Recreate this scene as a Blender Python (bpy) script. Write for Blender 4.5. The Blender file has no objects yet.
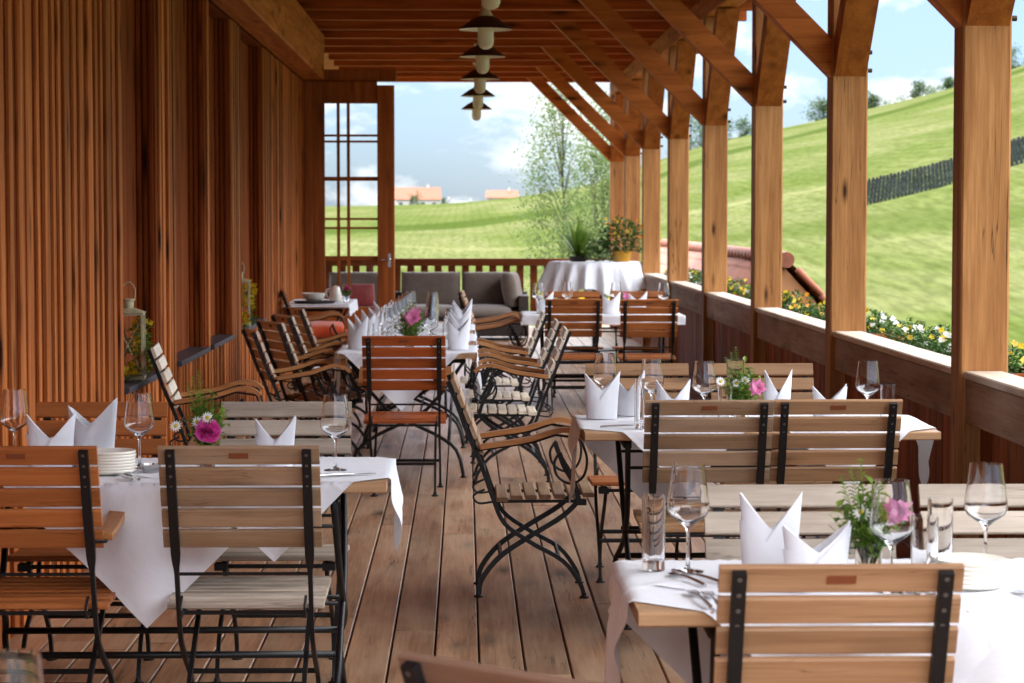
import bpy, math, random
from mathutils import Vector, Matrix, noise
R = math.radians
S = bpy.context.scene
COL = S.collection
rnd = random.Random(7)

# ------------------------------------------------------------------ mesh builder
class MB:
    def __init__(self):
        self.v = []; self.f = []; self.mi = []; self.cur = 0
    def add(self, vs, fs):
        b = len(self.v)
        self.v.extend([tuple(p) for p in vs])
        for f in fs:
            self.f.append(tuple(i + b for i in f)); self.mi.append(self.cur)
    def box(self, x0, x1, y0, y1, z0, z1):
        vs = [(x0,y0,z0),(x1,y0,z0),(x1,y1,z0),(x0,y1,z0),(x0,y0,z1),(x1,y0,z1),(x1,y1,z1),(x0,y1,z1)]
        self.add(vs, [(0,3,2,1),(4,5,6,7),(0,1,5,4),(1,2,6,5),(2,3,7,6),(3,0,4,7)])
    def cbox(self, x0, x1, y0, y1, z0, z1, c=0.004, axis=0):
        """box with its four long edges chamfered; axis = long axis"""
        lo = [x0,y0,z0]; hi = [x1,y1,z1]
        a, b = [i for i in (0,1,2) if i != axis]
        p = [(lo[a]+c,lo[b]),(hi[a]-c,lo[b]),(hi[a],lo[b]+c),(hi[a],hi[b]-c),(hi[a]-c,hi[b]),(lo[a]+c,hi[b]),(lo[a],hi[b]-c),(lo[a],lo[b]+c)]
        vs = []
        for e in (lo[axis], hi[axis]):
            for q in p:
                w = [0,0,0]; w[axis] = e; w[a] = q[0]; w[b] = q[1]; vs.append(w)
        fs = [tuple(range(7,-1,-1)), tuple(range(8,16))]
        for i in range(8):
            j = (i+1) % 8; fs.append((i,j,j+8,i+8))
        if axis == 1: fs = [tuple(reversed(f)) for f in fs]
        self.add(vs, fs)
    def bar(self, p, q, w, h, up=(0,0,1), c=0.0):
        """rectangular beam from p to q; w across, h along 'up'"""
        p = Vector(p); q = Vector(q); d = (q-p).normalized()
        s = d.cross(Vector(up)).normalized(); u = s.cross(d).normalized()
        vs = []
        if c <= 0:
            prof = [(-w/2,-h/2),(w/2,-h/2),(w/2,h/2),(-w/2,h/2)]
        else:
            prof = [(-w/2+c,-h/2),(w/2-c,-h/2),(w/2,-h/2+c),(w/2,h/2-c),(w/2-c,h/2),(-w/2+c,h/2),(-w/2,h/2-c),(-w/2,-h/2+c)]
        n = len(prof)
        for e in (p, q):
            for a, b in prof: vs.append(e + s*a + u*b)
        fs = [tuple(range(n-1,-1,-1)), tuple(range(n,2*n))]
        for i in range(n):
            j = (i+1) % n; fs.append((i,j,j+n,i+n))
        self.add(vs, [tuple(reversed(f)) for f in fs] if False else fs)
    def tube(self, pts, r, n=8, cap=True):
        pts = [Vector(p) for p in pts]; m = len(pts)
        rs = r if isinstance(r, (list,tuple)) else [r]*m
        vs = []; prev = None
        for i, p in enumerate(pts):
            d = (pts[min(i+1,m-1)] - pts[max(i-1,0)]).normalized()
            if prev is None:
                prev = d.orthogonal().normalized()
            s = (prev - d*prev.dot(d)).normalized(); prev = s
            t = d.cross(s)
            for k in range(n):
                a = 2*math.pi*k/n
                vs.append(p + (s*math.cos(a) + t*math.sin(a))*rs[i])
        fs = []
        for i in range(m-1):
            for k in range(n):
                l = (k+1) % n
                fs.append((i*n+k, i*n+l, (i+1)*n+l, (i+1)*n+k))
        if cap:
            fs.append(tuple(range(n-1,-1,-1))); fs.append(tuple(range((m-1)*n, m*n)))
        self.add(vs, fs)
    def strip(self, path, x, ws, t):
        """flat iron strip following (y,z) path, width ws along X, thickness t"""
        m = len(path); vs = []
        for i, (y, z) in enumerate(path):
            a = path[max(i-1,0)]; b = path[min(i+1,m-1)]
            dy, dz = b[0]-a[0], b[1]-a[1]; L = math.hypot(dy,dz) or 1
            ny, nz = -dz/L*t/2, dy/L*t/2
            w = ws[i] if isinstance(ws,(list,tuple)) else ws
            vs += [(x-w/2,y+ny,z+nz),(x+w/2,y+ny,z+nz),(x+w/2,y-ny,z-nz),(x-w/2,y-ny,z-nz)]
        fs = [(0,1,2,3), tuple(4*(m-1)+k for k in (3,2,1,0))]
        for i in range(m-1):
            for k in range(4):
                l = (k+1) % 4; fs.append((4*i+k,4*(i+1)+k,4*(i+1)+l,4*i+l))
        self.add(vs, fs)
    def lathe(self, prof, n=28, c=(0,0,0), wob=None):
        vs = []; m = len(prof)
        for (r, z) in prof:
            for k in range(n):
                a = 2*math.pi*k/n
                rr = r if wob is None else wob(r, z, a)
                vs.append((c[0]+rr*math.cos(a), c[1]+rr*math.sin(a), c[2]+z))
        fs = []
        for i in range(m-1):
            for k in range(n):
                l = (k+1) % n; fs.append((i*n+k, i*n+l, (i+1)*n+l, (i+1)*n+k))
        self.add(vs, fs)
    def disc(self, c, r, nrm=(0,0,1), n=10):
        q = Vector(nrm).to_track_quat('Z','Y')
        self.add([Vector(c)+q@Vector((r*math.cos(2*math.pi*k/n), r*math.sin(2*math.pi*k/n),0)) for k in range(n)], [tuple(range(n))])
    def leaf(self, p, d, L, w, up=None, fold=0.25):
        """a folded pointed leaf starting at p, pointing along d"""
        d = Vector(d).normalized(); s = d.cross(Vector(up or (0,0,1)))
        if s.length < 1e-3: s = Vector((1,0,0))
        s.normalize(); u = s.cross(d); p = Vector(p)
        m = p + d*L*0.45; t = p + d*L - u*L*0.12
        self.add([p, m + s*w/2 + u*w*fold, t, m - s*w/2 + u*w*fold, m], [(0,4,1),(4,2,1),(0,3,4),(4,3,2)])
    def build(self, name, mats, parent=None, smooth=False, loc=None, sharp=None):
        me = bpy.data.meshes.new(name)
        me.from_pydata(self.v, [], self.f)
        if not isinstance(mats, (list,tuple)): mats = [mats]
        for m in mats: me.materials.append(m)
        if len(mats) > 1: me.polygons.foreach_set('material_index', self.mi)
        if smooth: me.polygons.foreach_set('use_smooth', [True]*len(me.polygons))
        if smooth and sharp: me.set_sharp_from_angle(angle=R(sharp))
        me.update()
        return link(name, me, parent, loc)

def link(name, me, parent=None, loc=None):
    o = bpy.data.objects.new(name, me); COL.objects.link(o)
    if parent is not None: o.parent = parent
    if loc is not None: o.location = loc
    return o
def tag(o, label=None, cat=None, group=None, kind=None):
    if label: o['label'] = label
    if cat: o['category'] = cat
    if group: o['group'] = group
    if kind: o['kind'] = kind
    return o
def thing(name, label, cat, loc=(0,0,0), rz=0, group=None):
    o = bpy.data.objects.new(name, None); COL.objects.link(o)
    o.empty_display_size = 0.1
    o.location = loc; o.rotation_euler = (0,0,rz)
    return tag(o, label, cat, group)
def smooth_path(pts, k=4):
    P = [Vector(p) for p in pts]; out = []
    for i in range(len(P)-1):
        a = P[max(i-1,0)]; b = P[i]; c = P[i+1]; d = P[min(i+2,len(P)-1)]
        for j in range(k):
            t = j/k
            out.append(0.5*((2*b)+(c-a)*t+(2*a-5*b+4*c-d)*t*t+(3*b-a-3*c+d)*t**3))
    out.append(P[-1]); return out

# ------------------------------------------------------------------ materials
def newmat(name):
    m = bpy.data.materials.new(name); m.use_nodes = True
    nt = m.node_tree; b = nt.nodes['Principled BSDF']
    return m, nt, b
def N(nt, t, **kw):
    n = nt.nodes.new(t)
    for k, v in kw.items(): setattr(n, k, v)
    return n
def ramp(nt, stops, interp='LINEAR'):
    r = N(nt, 'ShaderNodeValToRGB'); cr = r.color_ramp; cr.interpolation = interp
    while len(cr.elements) > 1: cr.elements.remove(cr.elements[-1])
    cr.elements[0].position = stops[0][0]; cr.elements[0].color = (*stops[0][1],1) if len(stops[0][1])==3 else stops[0][1]
    for p, c in stops[1:]:
        e = cr.elements.new(p); e.color = (*c,1) if len(c)==3 else c
    return r
def mix(nt, a, b, f, blend='MIX'):
    m = N(nt, 'ShaderNodeMix', data_type='RGBA', blend_type=blend)
    for s, v in ((m.inputs[0], f), (m.inputs[6], a), (m.inputs[7], b)):
        if hasattr(v, 'links') or isinstance(v, bpy.types.NodeSocket): nt.links.new(v, s)
        elif isinstance(v, (int,float)): s.default_value = v
        else: s.default_value = (*v,1) if len(v)==3 else v
    return m.outputs[2]
def math_(nt, op, a, b=None, clamp=False):
    m = N(nt, 'ShaderNodeMath', operation=op); m.use_clamp = clamp
    for i, v in enumerate((a,b)):
        if v is None: continue
        if isinstance(v, (int,float)): m.inputs[i].default_value = v
        else: nt.links.new(v, m.inputs[i])
    return m.outputs[0]

def wood(name, c1, c2, axis=0, rough=0.5, knots=0.5, var=0.3, sc=1.0, bump=0.15, weather=0.0, wcol=(.35,.30,.25), spec=.25, cracks=0.0, kc=.16):
    m, nt, b = newmat(name); L = nt.links.new
    tc = N(nt,'ShaderNodeTexCoord'); geo = N(nt,'ShaderNodeNewGeometry'); oi = N(nt,'ShaderNodeObjectInfo')
    off = N(nt,'ShaderNodeCombineXYZ')
    ra = math_(nt,'MULTIPLY',geo.outputs['Random Per Island'],37.0)
    rb = math_(nt,'MULTIPLY',oi.outputs['Random'],23.0)
    rs = math_(nt,'ADD',ra,rb)
    for i in range(3): L(rs, off.inputs[i])
    add = N(nt,'ShaderNodeVectorMath',operation='ADD'); L(tc.outputs['Object'],add.inputs[0]); L(off.outputs[0],add.inputs[1])
    def mapped(al, ac):
        mp = N(nt,'ShaderNodeMapping'); s = [ac*sc]*3; s[axis] = al*sc
        mp.inputs['Scale'].default_value = s; L(add.outputs[0], mp.inputs[0]); return mp.outputs[0]
    n1 = N(nt,'ShaderNodeTexNoise'); n1.inputs['Scale'].default_value = 1; n1.inputs['Detail'].default_value = 5
    n1.inputs['Distortion'].default_value = .6
    L(mapped(1.1, 17), n1.inputs['Vector'])
    n2 = N(nt,'ShaderNodeTexNoise'); n2.inputs['Scale'].default_value = 1; n2.inputs['Detail'].default_value = 4; n2.inputs['Roughness'].default_value=.65
    L(mapped(4.5, 120), n2.inputs['Vector'])
    f = math_(nt,'ADD', math_(nt,'MULTIPLY',n1.outputs[0],.62), math_(nt,'MULTIPLY',n2.outputs[0],.38))
    rp = ramp(nt, [(.30,c2),(.5,tuple((x+y)/2 for x,y in zip(c1,c2))),(.66,c1)]); L(f, rp.inputs[0])
    col = rp.outputs[0]
    # knots
    if knots > 0:
        vo = N(nt,'ShaderNodeTexVoronoi'); vo.inputs['Scale'].default_value = 1; vo.inputs['Randomness'].default_value = 1
        L(mapped(2.3, 9), vo.inputs['Vector'])
        kr = ramp(nt, [(kc*.55,(1,1,1)),(kc,(.55,.55,.55)),(kc*1.9,(0,0,0))]); L(vo.outputs['Distance'], kr.inputs[0])
        km = math_(nt,'MULTIPLY',kr.outputs[0],knots)
        col = mix(nt, col, tuple(x*.22 for x in c2), km)
    if weather > 0:
        n3 = N(nt,'ShaderNodeTexNoise'); n3.inputs['Scale'].default_value = 1; n3.inputs['Detail'].default_value = 5; n3.inputs['Roughness'].default_value=.6
        L(mapped(2.2, 7), n3.inputs['Vector'])
        wr = ramp(nt, [(.42,(0,0,0)),(.62,(1,1,1))]); L(n3.outputs[0], wr.inputs[0])
        col = mix(nt, col, wcol, math_(nt,'MULTIPLY',wr.outputs[0],weather))
    if cracks > 0:
        n4 = N(nt,'ShaderNodeTexNoise'); n4.inputs['Scale'].default_value = 1; n4.inputs['Detail'].default_value = 3; n4.inputs['Distortion'].default_value = .5
        L(mapped(.9, 26), n4.inputs['Vector'])
        ck = math_(nt,'ABSOLUTE', math_(nt,'SUBTRACT', n4.outputs[0], .5))
        cr_ = ramp(nt, [(.0,(1,1,1)),(.010,(0,0,0))]); L(ck, cr_.inputs[0])
        n5 = N(nt,'ShaderNodeTexNoise'); n5.inputs['Scale'].default_value = 1; L(mapped(1.4,5), n5.inputs['Vector'])
        c5 = ramp(nt, [(.48,(0,0,0)),(.56,(1,1,1))]); L(n5.outputs[0], c5.inputs[0])
        col = mix(nt, col, tuple(x*.15 for x in c2), math_(nt,'MULTIPLY', math_(nt,'MULTIPLY',cr_.outputs[0],c5.outputs[0]), cracks))
    # tone per plank and per object
    hs = N(nt,'ShaderNodeHueSaturation')
    v = math_(nt,'ADD', math_(nt,'MULTIPLY',geo.outputs['Random Per Island'],var), 1-var/2)
    v2 = math_(nt,'ADD', math_(nt,'MULTIPLY',oi.outputs['Random'],.16), .92)
    L(math_(nt,'MULTIPLY',v,v2), hs.inputs['Value']); L(col, hs.inputs['Color'])
    L(hs.outputs[0], b.inputs['Base Color'])
    rr = N(nt,'ShaderNodeMapRange'); L(f, rr.inputs[0]); rr.inputs[1].default_value=.3; rr.inputs[2].default_value=.7
    rr.inputs[3].default_value = min(1,rough+.12); rr.inputs[4].default_value = rough-.08; L(rr.outputs[0], b.inputs['Roughness'])
    bp = N(nt,'ShaderNodeBump'); bp.inputs['Strength'].default_value = bump; bp.inputs['Distance'].default_value = .003
    L(f, bp.inputs['Height']); L(bp.outputs[0], b.inputs['Normal'])
    b.inputs['Specular IOR Level'].default_value = spec
    return m
def plain(name, col, rough=.5, metal=0, var=0.0, sheen=0, bump=0, bscale=40, trans=0, spec=.5):
    m, nt, b = newmat(name); L = nt.links.new
    b.inputs['Roughness'].default_value = rough; b.inputs['Metallic'].default_value = metal
    b.inputs['Specular IOR Level'].default_value = spec
    tc = N(nt,'ShaderNodeTexCoord'); no = N(nt,'ShaderNodeTexNoise'); no.inputs['Scale'].default_value = bscale; no.inputs['Detail'].default_value = 4
    L(tc.outputs['Object'], no.inputs['Vector'])
    dark = tuple(max(0,c*(1-var)) for c in col)
    rp = ramp(nt, [(.35,dark),(.65,col)]); L(no.outputs[0], rp.inputs[0]); L(rp.outputs[0], b.inputs['Base Color'])
    if bump:
        bp = N(nt,'ShaderNodeBump'); bp.inputs['Strength'].default_value = bump; bp.inputs['Distance'].default_value=.01
        L(no.outputs[0], bp.inputs['Height']); L(bp.outputs[0], b.inputs['Normal'])
    if sheen: b.inputs['Sheen Weight'].default_value = sheen
    if trans:
        tr = N(nt,'ShaderNodeBsdfTranslucent'); L(rp.outputs[0], tr.inputs[0]); ms = N(nt,'ShaderNodeMixShader'); ms.inputs[0].default_value = trans
        out = nt.nodes['Material Output']; L(b.outputs[0], ms.inputs[1]); L(tr.outputs[0], ms.inputs[2]); L(ms.outputs[0], out.inputs[0])
    return m
def leafmat(name, c1, c2, trans=.35, rough=.5):
    m, nt, b = newmat(name); L = nt.links.new
    geo = N(nt,'ShaderNodeNewGeometry'); rp = ramp(nt, [(0,c1),(1,c2)]); L(geo.outputs['Random Per Island'], rp.inputs[0])
    L(rp.outputs[0], b.inputs['Base Color']); b.inputs['Roughness'].default_value = rough
    tr = N(nt,'ShaderNodeBsdfTranslucent'); L(rp.outputs[0], tr.inputs[0]); ms = N(nt,'ShaderNodeMixShader'); ms.inputs[0].default_value = trans
    L(b.outputs[0], ms.inputs[1]); L(tr.outputs[0], ms.inputs[2]); L(ms.outputs[0], nt.nodes['Material Output'].inputs[0])
    return m
def glassmat(name, col=(1,1,1), rough=0.0, ior=1.45):
    m, nt, b = newmat(name)
    b.inputs['Base Color'].default_value = (*col,1); b.inputs['Transmission Weight'].default_value = 1
    b.inputs['Roughness'].default_value = rough; b.inputs['IOR'].default_value = ior
    return m

OR1, OR2 = (.42,.135,.030), (.20,.048,.010)
M = {}
M['post'] = wood('post_timber', (.47,.225,.080), (.19,.070,.020), 2, .6, 1.0, .1, .8, .5, cracks=.9, kc=.085, spec=.15)
M['brace'] = wood('brace_timber', (.42,.135,.028), (.19,.048,.010), 2, .6, .7, .15, .8, .3, spec=.15)
M['bracex'] = wood('brace_timber_across', (.56,.175,.036), (.28,.072,.014), 0, .6, .9, .15, .8, .35, spec=.15, cracks=.5)
M['joist'] = wood('joist_timber', (.50,.125,.024), (.19,.038,.007), 0, .6, .8, .4, .8, .3, spec=.12)
M['beamy'] = wood('beam_timber', (.56,.19,.040), (.28,.072,.014), 1, .6, .7, .2, .8, .3, spec=.12, cracks=.6)
M['batten'] = wood('batten_timber', (.60,.195,.045), (.21,.046,.010), 2, .6, 1.0, .75, .8, .3, spec=.12, kc=.14)
M['wall'] = wood('wall_board', (.30,.072,.014), (.12,.024,.005), 2, .7, 1.0, .4, .6, .3, spec=.08, kc=.17)
M['darkwood'] = wood('dark_rail_timber', (.15,.042,.012), (.075,.018,.005), 0, .7, .3, .3, .8, .2, spec=.08)
M['doorw'] = wood('door_timber', (.44,.135,.030), (.20,.048,.010), 2, .55, .4, .2, .8, .2, spec=.15)
M['rail'] = wood('rail_timber', (.34,.19,.11), (.16,.08,.045), 1, .6, .6, .3, .8, .4, .4, (.34,.27,.21), spec=.15, cracks=.8)
M['railcap'] = wood('rail_cap_timber', (.56,.46,.36), (.34,.25,.18), 1, .6, .4, .2, .8, .3, .5, (.62,.58,.52), spec=.2)
M['railboard'] = wood('rail_boards', (.32,.085,.022), (.14,.030,.008), 2, .6, .7, .5, .8, .3, spec=.12)
M['deck'] = wood('deck_boards', (.43,.240,.135), (.135,.062,.032), 1, .36, .9, .5, .7, .5, .6, (.40,.28,.18), spec=.4, cracks=.9)
M['s_orange'] = wood('orange_slats', (.43,.150,.045), (.24,.070,.018), 0, .4, .55, .38, 1.2, .1, cracks=.5)
M['s_red'] = wood('redbrown_slats', (.45,.115,.028), (.25,.05,.012), 0, .38, .55, .38, 1.2, .1, cracks=.5)
M['s_brown'] = wood('greybrown_slats', (.36,.225,.125), (.19,.11,.06), 0, .5, .55, .38, 1.2, .2, .3, (.45,.36,.27), cracks=.5)
M['s_grey'] = wood('grey_slats', (.46,.385,.31), (.25,.20,.155), 0, .6, .55, .38, 1.2, .3, .4, (.52,.46,.38), cracks=.5)
M['s_pale'] = wood('pale_slats', (.80,.73,.60), (.55,.45,.33), 0, .45, .3, .25, 1.2, .15)
M['s_dark'] = wood('dark_slats', (.20,.12,.085), (.12,.068,.045), 0, .5, .3, .2, 1.2, .15)
M['s_tan'] = wood('tan_slats', (.40,.235,.125), (.24,.125,.06), 0, .42, .55, .38, 1.2, .15, cracks=.5)
M['arm'] = wood('arm_timber', (.50,.24,.09), (.27,.10,.03), 1, .35, .2, .2, 1.2, .1)
M['tabletop'] = wood('tabletop_timber', (.48,.30,.165), (.30,.165,.08), 0, .4, .3, .25, 1, .15)
M['iron'] = plain('black_iron', (.008,.008,.009), .45, 0, .3, bump=.1, bscale=150, spec=.35)
M['rivet'] = plain('rivet_metal', (.13,.12,.12), .35, .5)
M['plate'] = plain('brown_plate', (.20,.055,.02), .5)
M['cloth'] = plain('white_linen', (.80,.82,.88), .85, var=.03, sheen=.2, bump=.25, bscale=18, trans=.12)
M['napkin'] = plain('napkin_linen', (.83,.845,.89), .85, var=.02, sheen=.2, bump=.15, bscale=30, trans=.15)
M['china'] = plain('cream_china', (.80,.76,.66), .2)
M['steel'] = plain('cutlery_steel', (.55,.55,.56), .2, 1)
M['glass'] = glassmat('clear_glass')
M['pane'] = glassmat('window_glass', (1,1,1), 0, 1.2)
M['water'] = glassmat('water', (1,1,1), 0, 1.33)
M['slate'] = plain('slate_sill', (.055,.062,.075), .45, var=.4)
M['cream'] = plain('cream_paint', (.56,.52,.31), .5, var=.25)
M['enamel'] = plain('black_enamel', (.025,.012,.010), .45)
M['lampcream'] = plain('lamp_cream', (.62,.56,.40), .5)
M['enamelw'] = plain('white_enamel', (.75,.72,.62), .35)
M['opal'] = plain('opal_glass', (.80,.76,.62), .25, trans=.3)
M['cushion'] = plain('taupe_cushion', (.125,.092,.072), .9, var=.15, sheen=.3, bump=.3, bscale=12)
M['cushion2'] = plain('grey_cushion', (.26,.235,.21), .9, var=.1, sheen=.3, bump=.2, bscale=14)
M['wicker'] = plain('dark_wicker', (.05,.035,.03), .7, var=.5, bump=.6, bscale=90)
M['redfab'] = plain('red_fabric', (.22,.02,.02), .9, var=.2, sheen=.3)
M['orangefab'] = plain('orange_fabric', (.75,.10,.02), .9, var=.2, sheen=.3)
M['leaf'] = leafmat('posy_leaves', (.05,.15,.015), (.26,.38,.05))
M['leafd'] = leafmat('dark_leaves', (.025,.07,.012), (.08,.18,.03))
M['stem'] = plain('stem_green', (.08,.2,.04), .5)
M['rose'] = leafmat('rose_petals', (.60,.04,.28), (.85,.14,.52), .3)
M['pink'] = leafmat('pink_petals', (.75,.12,.40), (.9,.35,.6), .3)
M['purple'] = leafmat('purple_petals', (.12,.02,.12), (.35,.05,.30), .3)
M['yellow'] = leafmat('yellow_petals', (.60,.34,.01), (.72,.56,.02), .3)
M['orange'] = leafmat('orange_petals', (.62,.12,.01), (.75,.34,.02), .3)
M['white'] = leafmat('white_petals', (.85,.85,.8), (.9,.9,.88), .3)
M['mauve'] = leafmat('mauve_petals', (.5,.4,.7), (.75,.7,.85), .3)
M['terra'] = plain('terracotta_tile', (.26,.075,.035), .7, var=.45, bump=.4, bscale=6)
M['terrap'] = plain('pale_terracotta_tile', (.30,.12,.08), .7, var=.3, bump=.4, bscale=6)
M['render'] = plain('white_render', (.35,.34,.32), .8, var=.08)
M['soil'] = plain('dark_soil', (.03,.02,.015), .9, var=.4)
M['pot'] = plain('yellow_pot', (.55,.28,.03), .35)
M['bark'] = plain('grey_bark', (.10,.09,.06), .8, var=.4, bump=.5, bscale=12)
M['treeleaf'] = leafmat('spring_leaves', (.07,.12,.03), (.15,.20,.06), .5)
M['farleaf'] = leafmat('far_leaves', (.04,.08,.03), (.09,.14,.05), .3)
M['net'] = plain('dark_netting', (.014,.020,.018), .9, var=.6, bscale=1.6, spec=.1)
M['stake'] = plain('pale_stakes', (.22,.22,.18), .7)
M['wallin'] = plain('inner_render', (.35,.16,.07), .8)

def creased(m):
    """pressed fold lines and soft wrinkles on table linen"""
    nt = m.node_tree; L = nt.links.new; b = nt.nodes['Principled BSDF']
    uv = N(nt,'ShaderNodeUVMap'); sp = N(nt,'ShaderNodeSeparateXYZ'); L(uv.outputs[0], sp.inputs[0]); tot = None
    for ax in ('X','Y'):
        f = math_(nt,'FRACT', math_(nt,'ADD', math_(nt,'MULTIPLY', sp.outputs[ax], 3.0), .5))
        d = math_(nt,'ABSOLUTE', math_(nt,'SUBTRACT', f, .5))
        r_ = ramp(nt, [(.0,(1,1,1)),(.05,(0,0,0))]); L(d, r_.inputs[0])
        tot = r_.outputs[0] if tot is None else math_(nt,'MAXIMUM', tot, r_.outputs[0])
    tc = N(nt,'ShaderNodeTexCoord'); n1 = N(nt,'ShaderNodeTexNoise'); n1.inputs['Scale'].default_value = 7; n1.inputs['Detail'].default_value = 4; n1.inputs['Distortion'].default_value = 1.2
    L(tc.outputs['Object'], n1.inputs['Vector'])
    hgt = math_(nt,'ADD', math_(nt,'MULTIPLY',tot,.35), math_(nt,'MULTIPLY',n1.outputs[0],.9))
    bp = N(nt,'ShaderNodeBump'); bp.inputs['Strength'].default_value = .55; bp.inputs['Distance'].default_value = .012
    L(hgt, bp.inputs['Height']); L(bp.outputs[0], b.inputs['Normal'])
creased(M['cloth'])

# terrain
def grass_mat():
    m, nt, b = newmat('hill_grass'); L = nt.links.new
    tc = N(nt,'ShaderNodeTexCoord'); obj = tc.outputs['Object']
    def nz(scale, det=5, vec=None, dist=0):
        n = N(nt,'ShaderNodeTexNoise'); n.inputs['Scale'].default_value = scale; n.inputs['Detail'].default_value = det
        n.inputs['Distortion'].default_value = dist; L(vec or obj, n.inputs['Vector']); return n.outputs[0]
    mp = N(nt,'ShaderNodeMapping'); mp.inputs['Rotation'].default_value = (0,0,R(12)); mp.inputs['Scale'].default_value = (.05,.03,1); L(obj, mp.inputs[0])
    mf = N(nt,'ShaderNodeMapping'); mf.inputs['Scale'].default_value = (1,.14,1); L(obj, mf.inputs[0])
    big = nz(1,4,mp.outputs[0],.4)
    r1 = ramp(nt,[(.30,(.060,.076,.022)),(.45,(.074,.088,.031)),(.58,(.098,.103,.048)),(.72,(.068,.083,.027))]); L(big, r1.inputs[0])
    fine = nz(6,7,mf.outputs[0]); r2 = ramp(nt,[(.34,(.66,.68,.62)),(.66,(1.18,1.15,1.12))]); L(fine, r2.inputs[0])
    col = mix(nt, r1.outputs[0], r2.outputs[0], .8, 'MULTIPLY')
    # narrow vine rows running down the slope
    wv = N(nt,'ShaderNodeTexWave', wave_type='BANDS', bands_direction='X'); wv.inputs['Scale'].default_value = .55; wv.inputs['Distortion'].default_value = 1.2
    wv.inputs['Detail'].default_value = 2; L(obj, wv.inputs['Vector'])
    r3 = ramp(nt,[(.0,(.82,.84,.72)),(.45,(1,1,1))]); L(wv.outputs[0], r3.inputs[0])
    col = mix(nt, col, r3.outputs[0], .55, 'MULTIPLY')
    mid = nz(.45,6,mf.outputs[0],.5); r4 = ramp(nt,[(.42,(.84,.90,.76)),(.6,(1.04,1.04,1))]); L(mid, r4.inputs[0])
    col = mix(nt, col, r4.outputs[0], .8, 'MULTIPLY')
    sx = N(nt,'ShaderNodeSeparateXYZ'); L(obj, sx.inputs[0])
    def band(x0, y0, sl, half, soft, xmin):
        w_ = math_(nt,'MULTIPLY',nz(.12,3),half*2.2)
        d = math_(nt,'SUBTRACT', sx.outputs['Y'], math_(nt,'ADD', math_(nt,'MULTIPLY',sx.outputs['X'],sl), y0-sl*x0-half*1.1))
        d = math_(nt,'ABSOLUTE', math_(nt,'SUBTRACT', d, w_))
        mr = N(nt,'ShaderNodeMapRange', interpolation_type='SMOOTHSTEP'); L(d, mr.inputs[0]); mr.inputs[1].default_value = half; mr.inputs[2].default_value = half+soft
        mr.inputs[3].default_value = 1; mr.inputs[4].default_value = 0
        return mr.outputs[0]
    col = mix(nt, col, (.028,.045,.008), math_(nt,'MULTIPLY',band(22,152,.5,4.5,4,0),.75))
    col = mix(nt, col, (.16,.155,.075), math_(nt,'MULTIPLY',band(11,77,-2.2,.5,1.5,0),.3))
    col = mix(nt, col, (.034,.05,.009), math_(nt,'MULTIPLY',band(9,60,-2.2,1.2,3,0),.5))
    L(col, b.inputs['Base Color']); b.inputs['Roughness'].default_value = 1; b.inputs['Specular IOR Level'].default_value=.0
    bp = N(nt,'ShaderNodeBump'); bp.inputs['Strength'].default_value=.5; bp.inputs['Distance'].default_value=.2; L(fine,bp.inputs['Height']); L(bp.outputs[0],b.inputs['Normal'])
    return m
M['grass'] = grass_mat()

RIDGE = [(-90,2.2),(-40,2.3),(-6.3,2.7),(1.6,3.0),(4.9,3.6),(8.7,4.0),(13.9,4.9),(21.6,8.4),(30.6,10.1),(34.8,11.0),(38.7,12.0),(44.5,13.2),(46.7,13.9),(53.6,16.2),(70,21),(120,34)]
def ridge(x):
    if x <= RIDGE[0][0]: return RIDGE[0][1]
    for (a,ha),(b,hb) in zip(RIDGE, RIDGE[1:]):
        if x <= b: return ha+(hb-ha)*(x-a)/(b-a)
    return RIDGE[-1][1]
def rsm(x): return (ridge(x-4)+ridge(x-2)+ridge(x)+ridge(x+2)+ridge(x+4))/5
def ground(x, y):
    if y <= 220:
        t = max(0,min(1,(y-12)/208.0)); t2 = t**0.85
        near = -2.6 + 0.05*max(0,x-8) + .0*y
        if x < 3: near = -2.6
        h = rsm(x*220/max(y,60)*(1 if y>60 else 1))
        z = (1-t2)*near + t2*h
    else:
        z = 1.515 + (rsm(x*220/y)-1.515)*(y/220.0) - .004*(y-220)
    return z + .12*noise.noise(Vector((x*.05,y*.05,0)))*min(1,max(0,(y-30)/60))

# ================================================================== THE SETTING
def terrain():
    ys = [-60,-30,-10,0]+[i*2.5 for i in range(1,90)]+[226+i*10 for i in range(30)]+[540,600,700,850,1100,1500,2200]
    k = [i/70 for i in range(-70,71)]
    xs = [(abs(t)**1.8)*420*(1 if t>0 else -1) for t in k]
    mb = MB(); vs = []; W = len(xs)
    for y in ys:
        sc = 1 if y < 300 else y/300
        for x in xs: vs.append((x*sc, y, ground(x*sc, y)))
    fs = [(j*W+i, j*W+i+1, (j+1)*W+i+1, (j+1)*W+i) for j in range(len(ys)-1) for i in range(W-1)]
    mb.add(vs, fs)
    tag(mb.build('hillside', M['grass'], smooth=True), kind='structure')
terrain()

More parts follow.
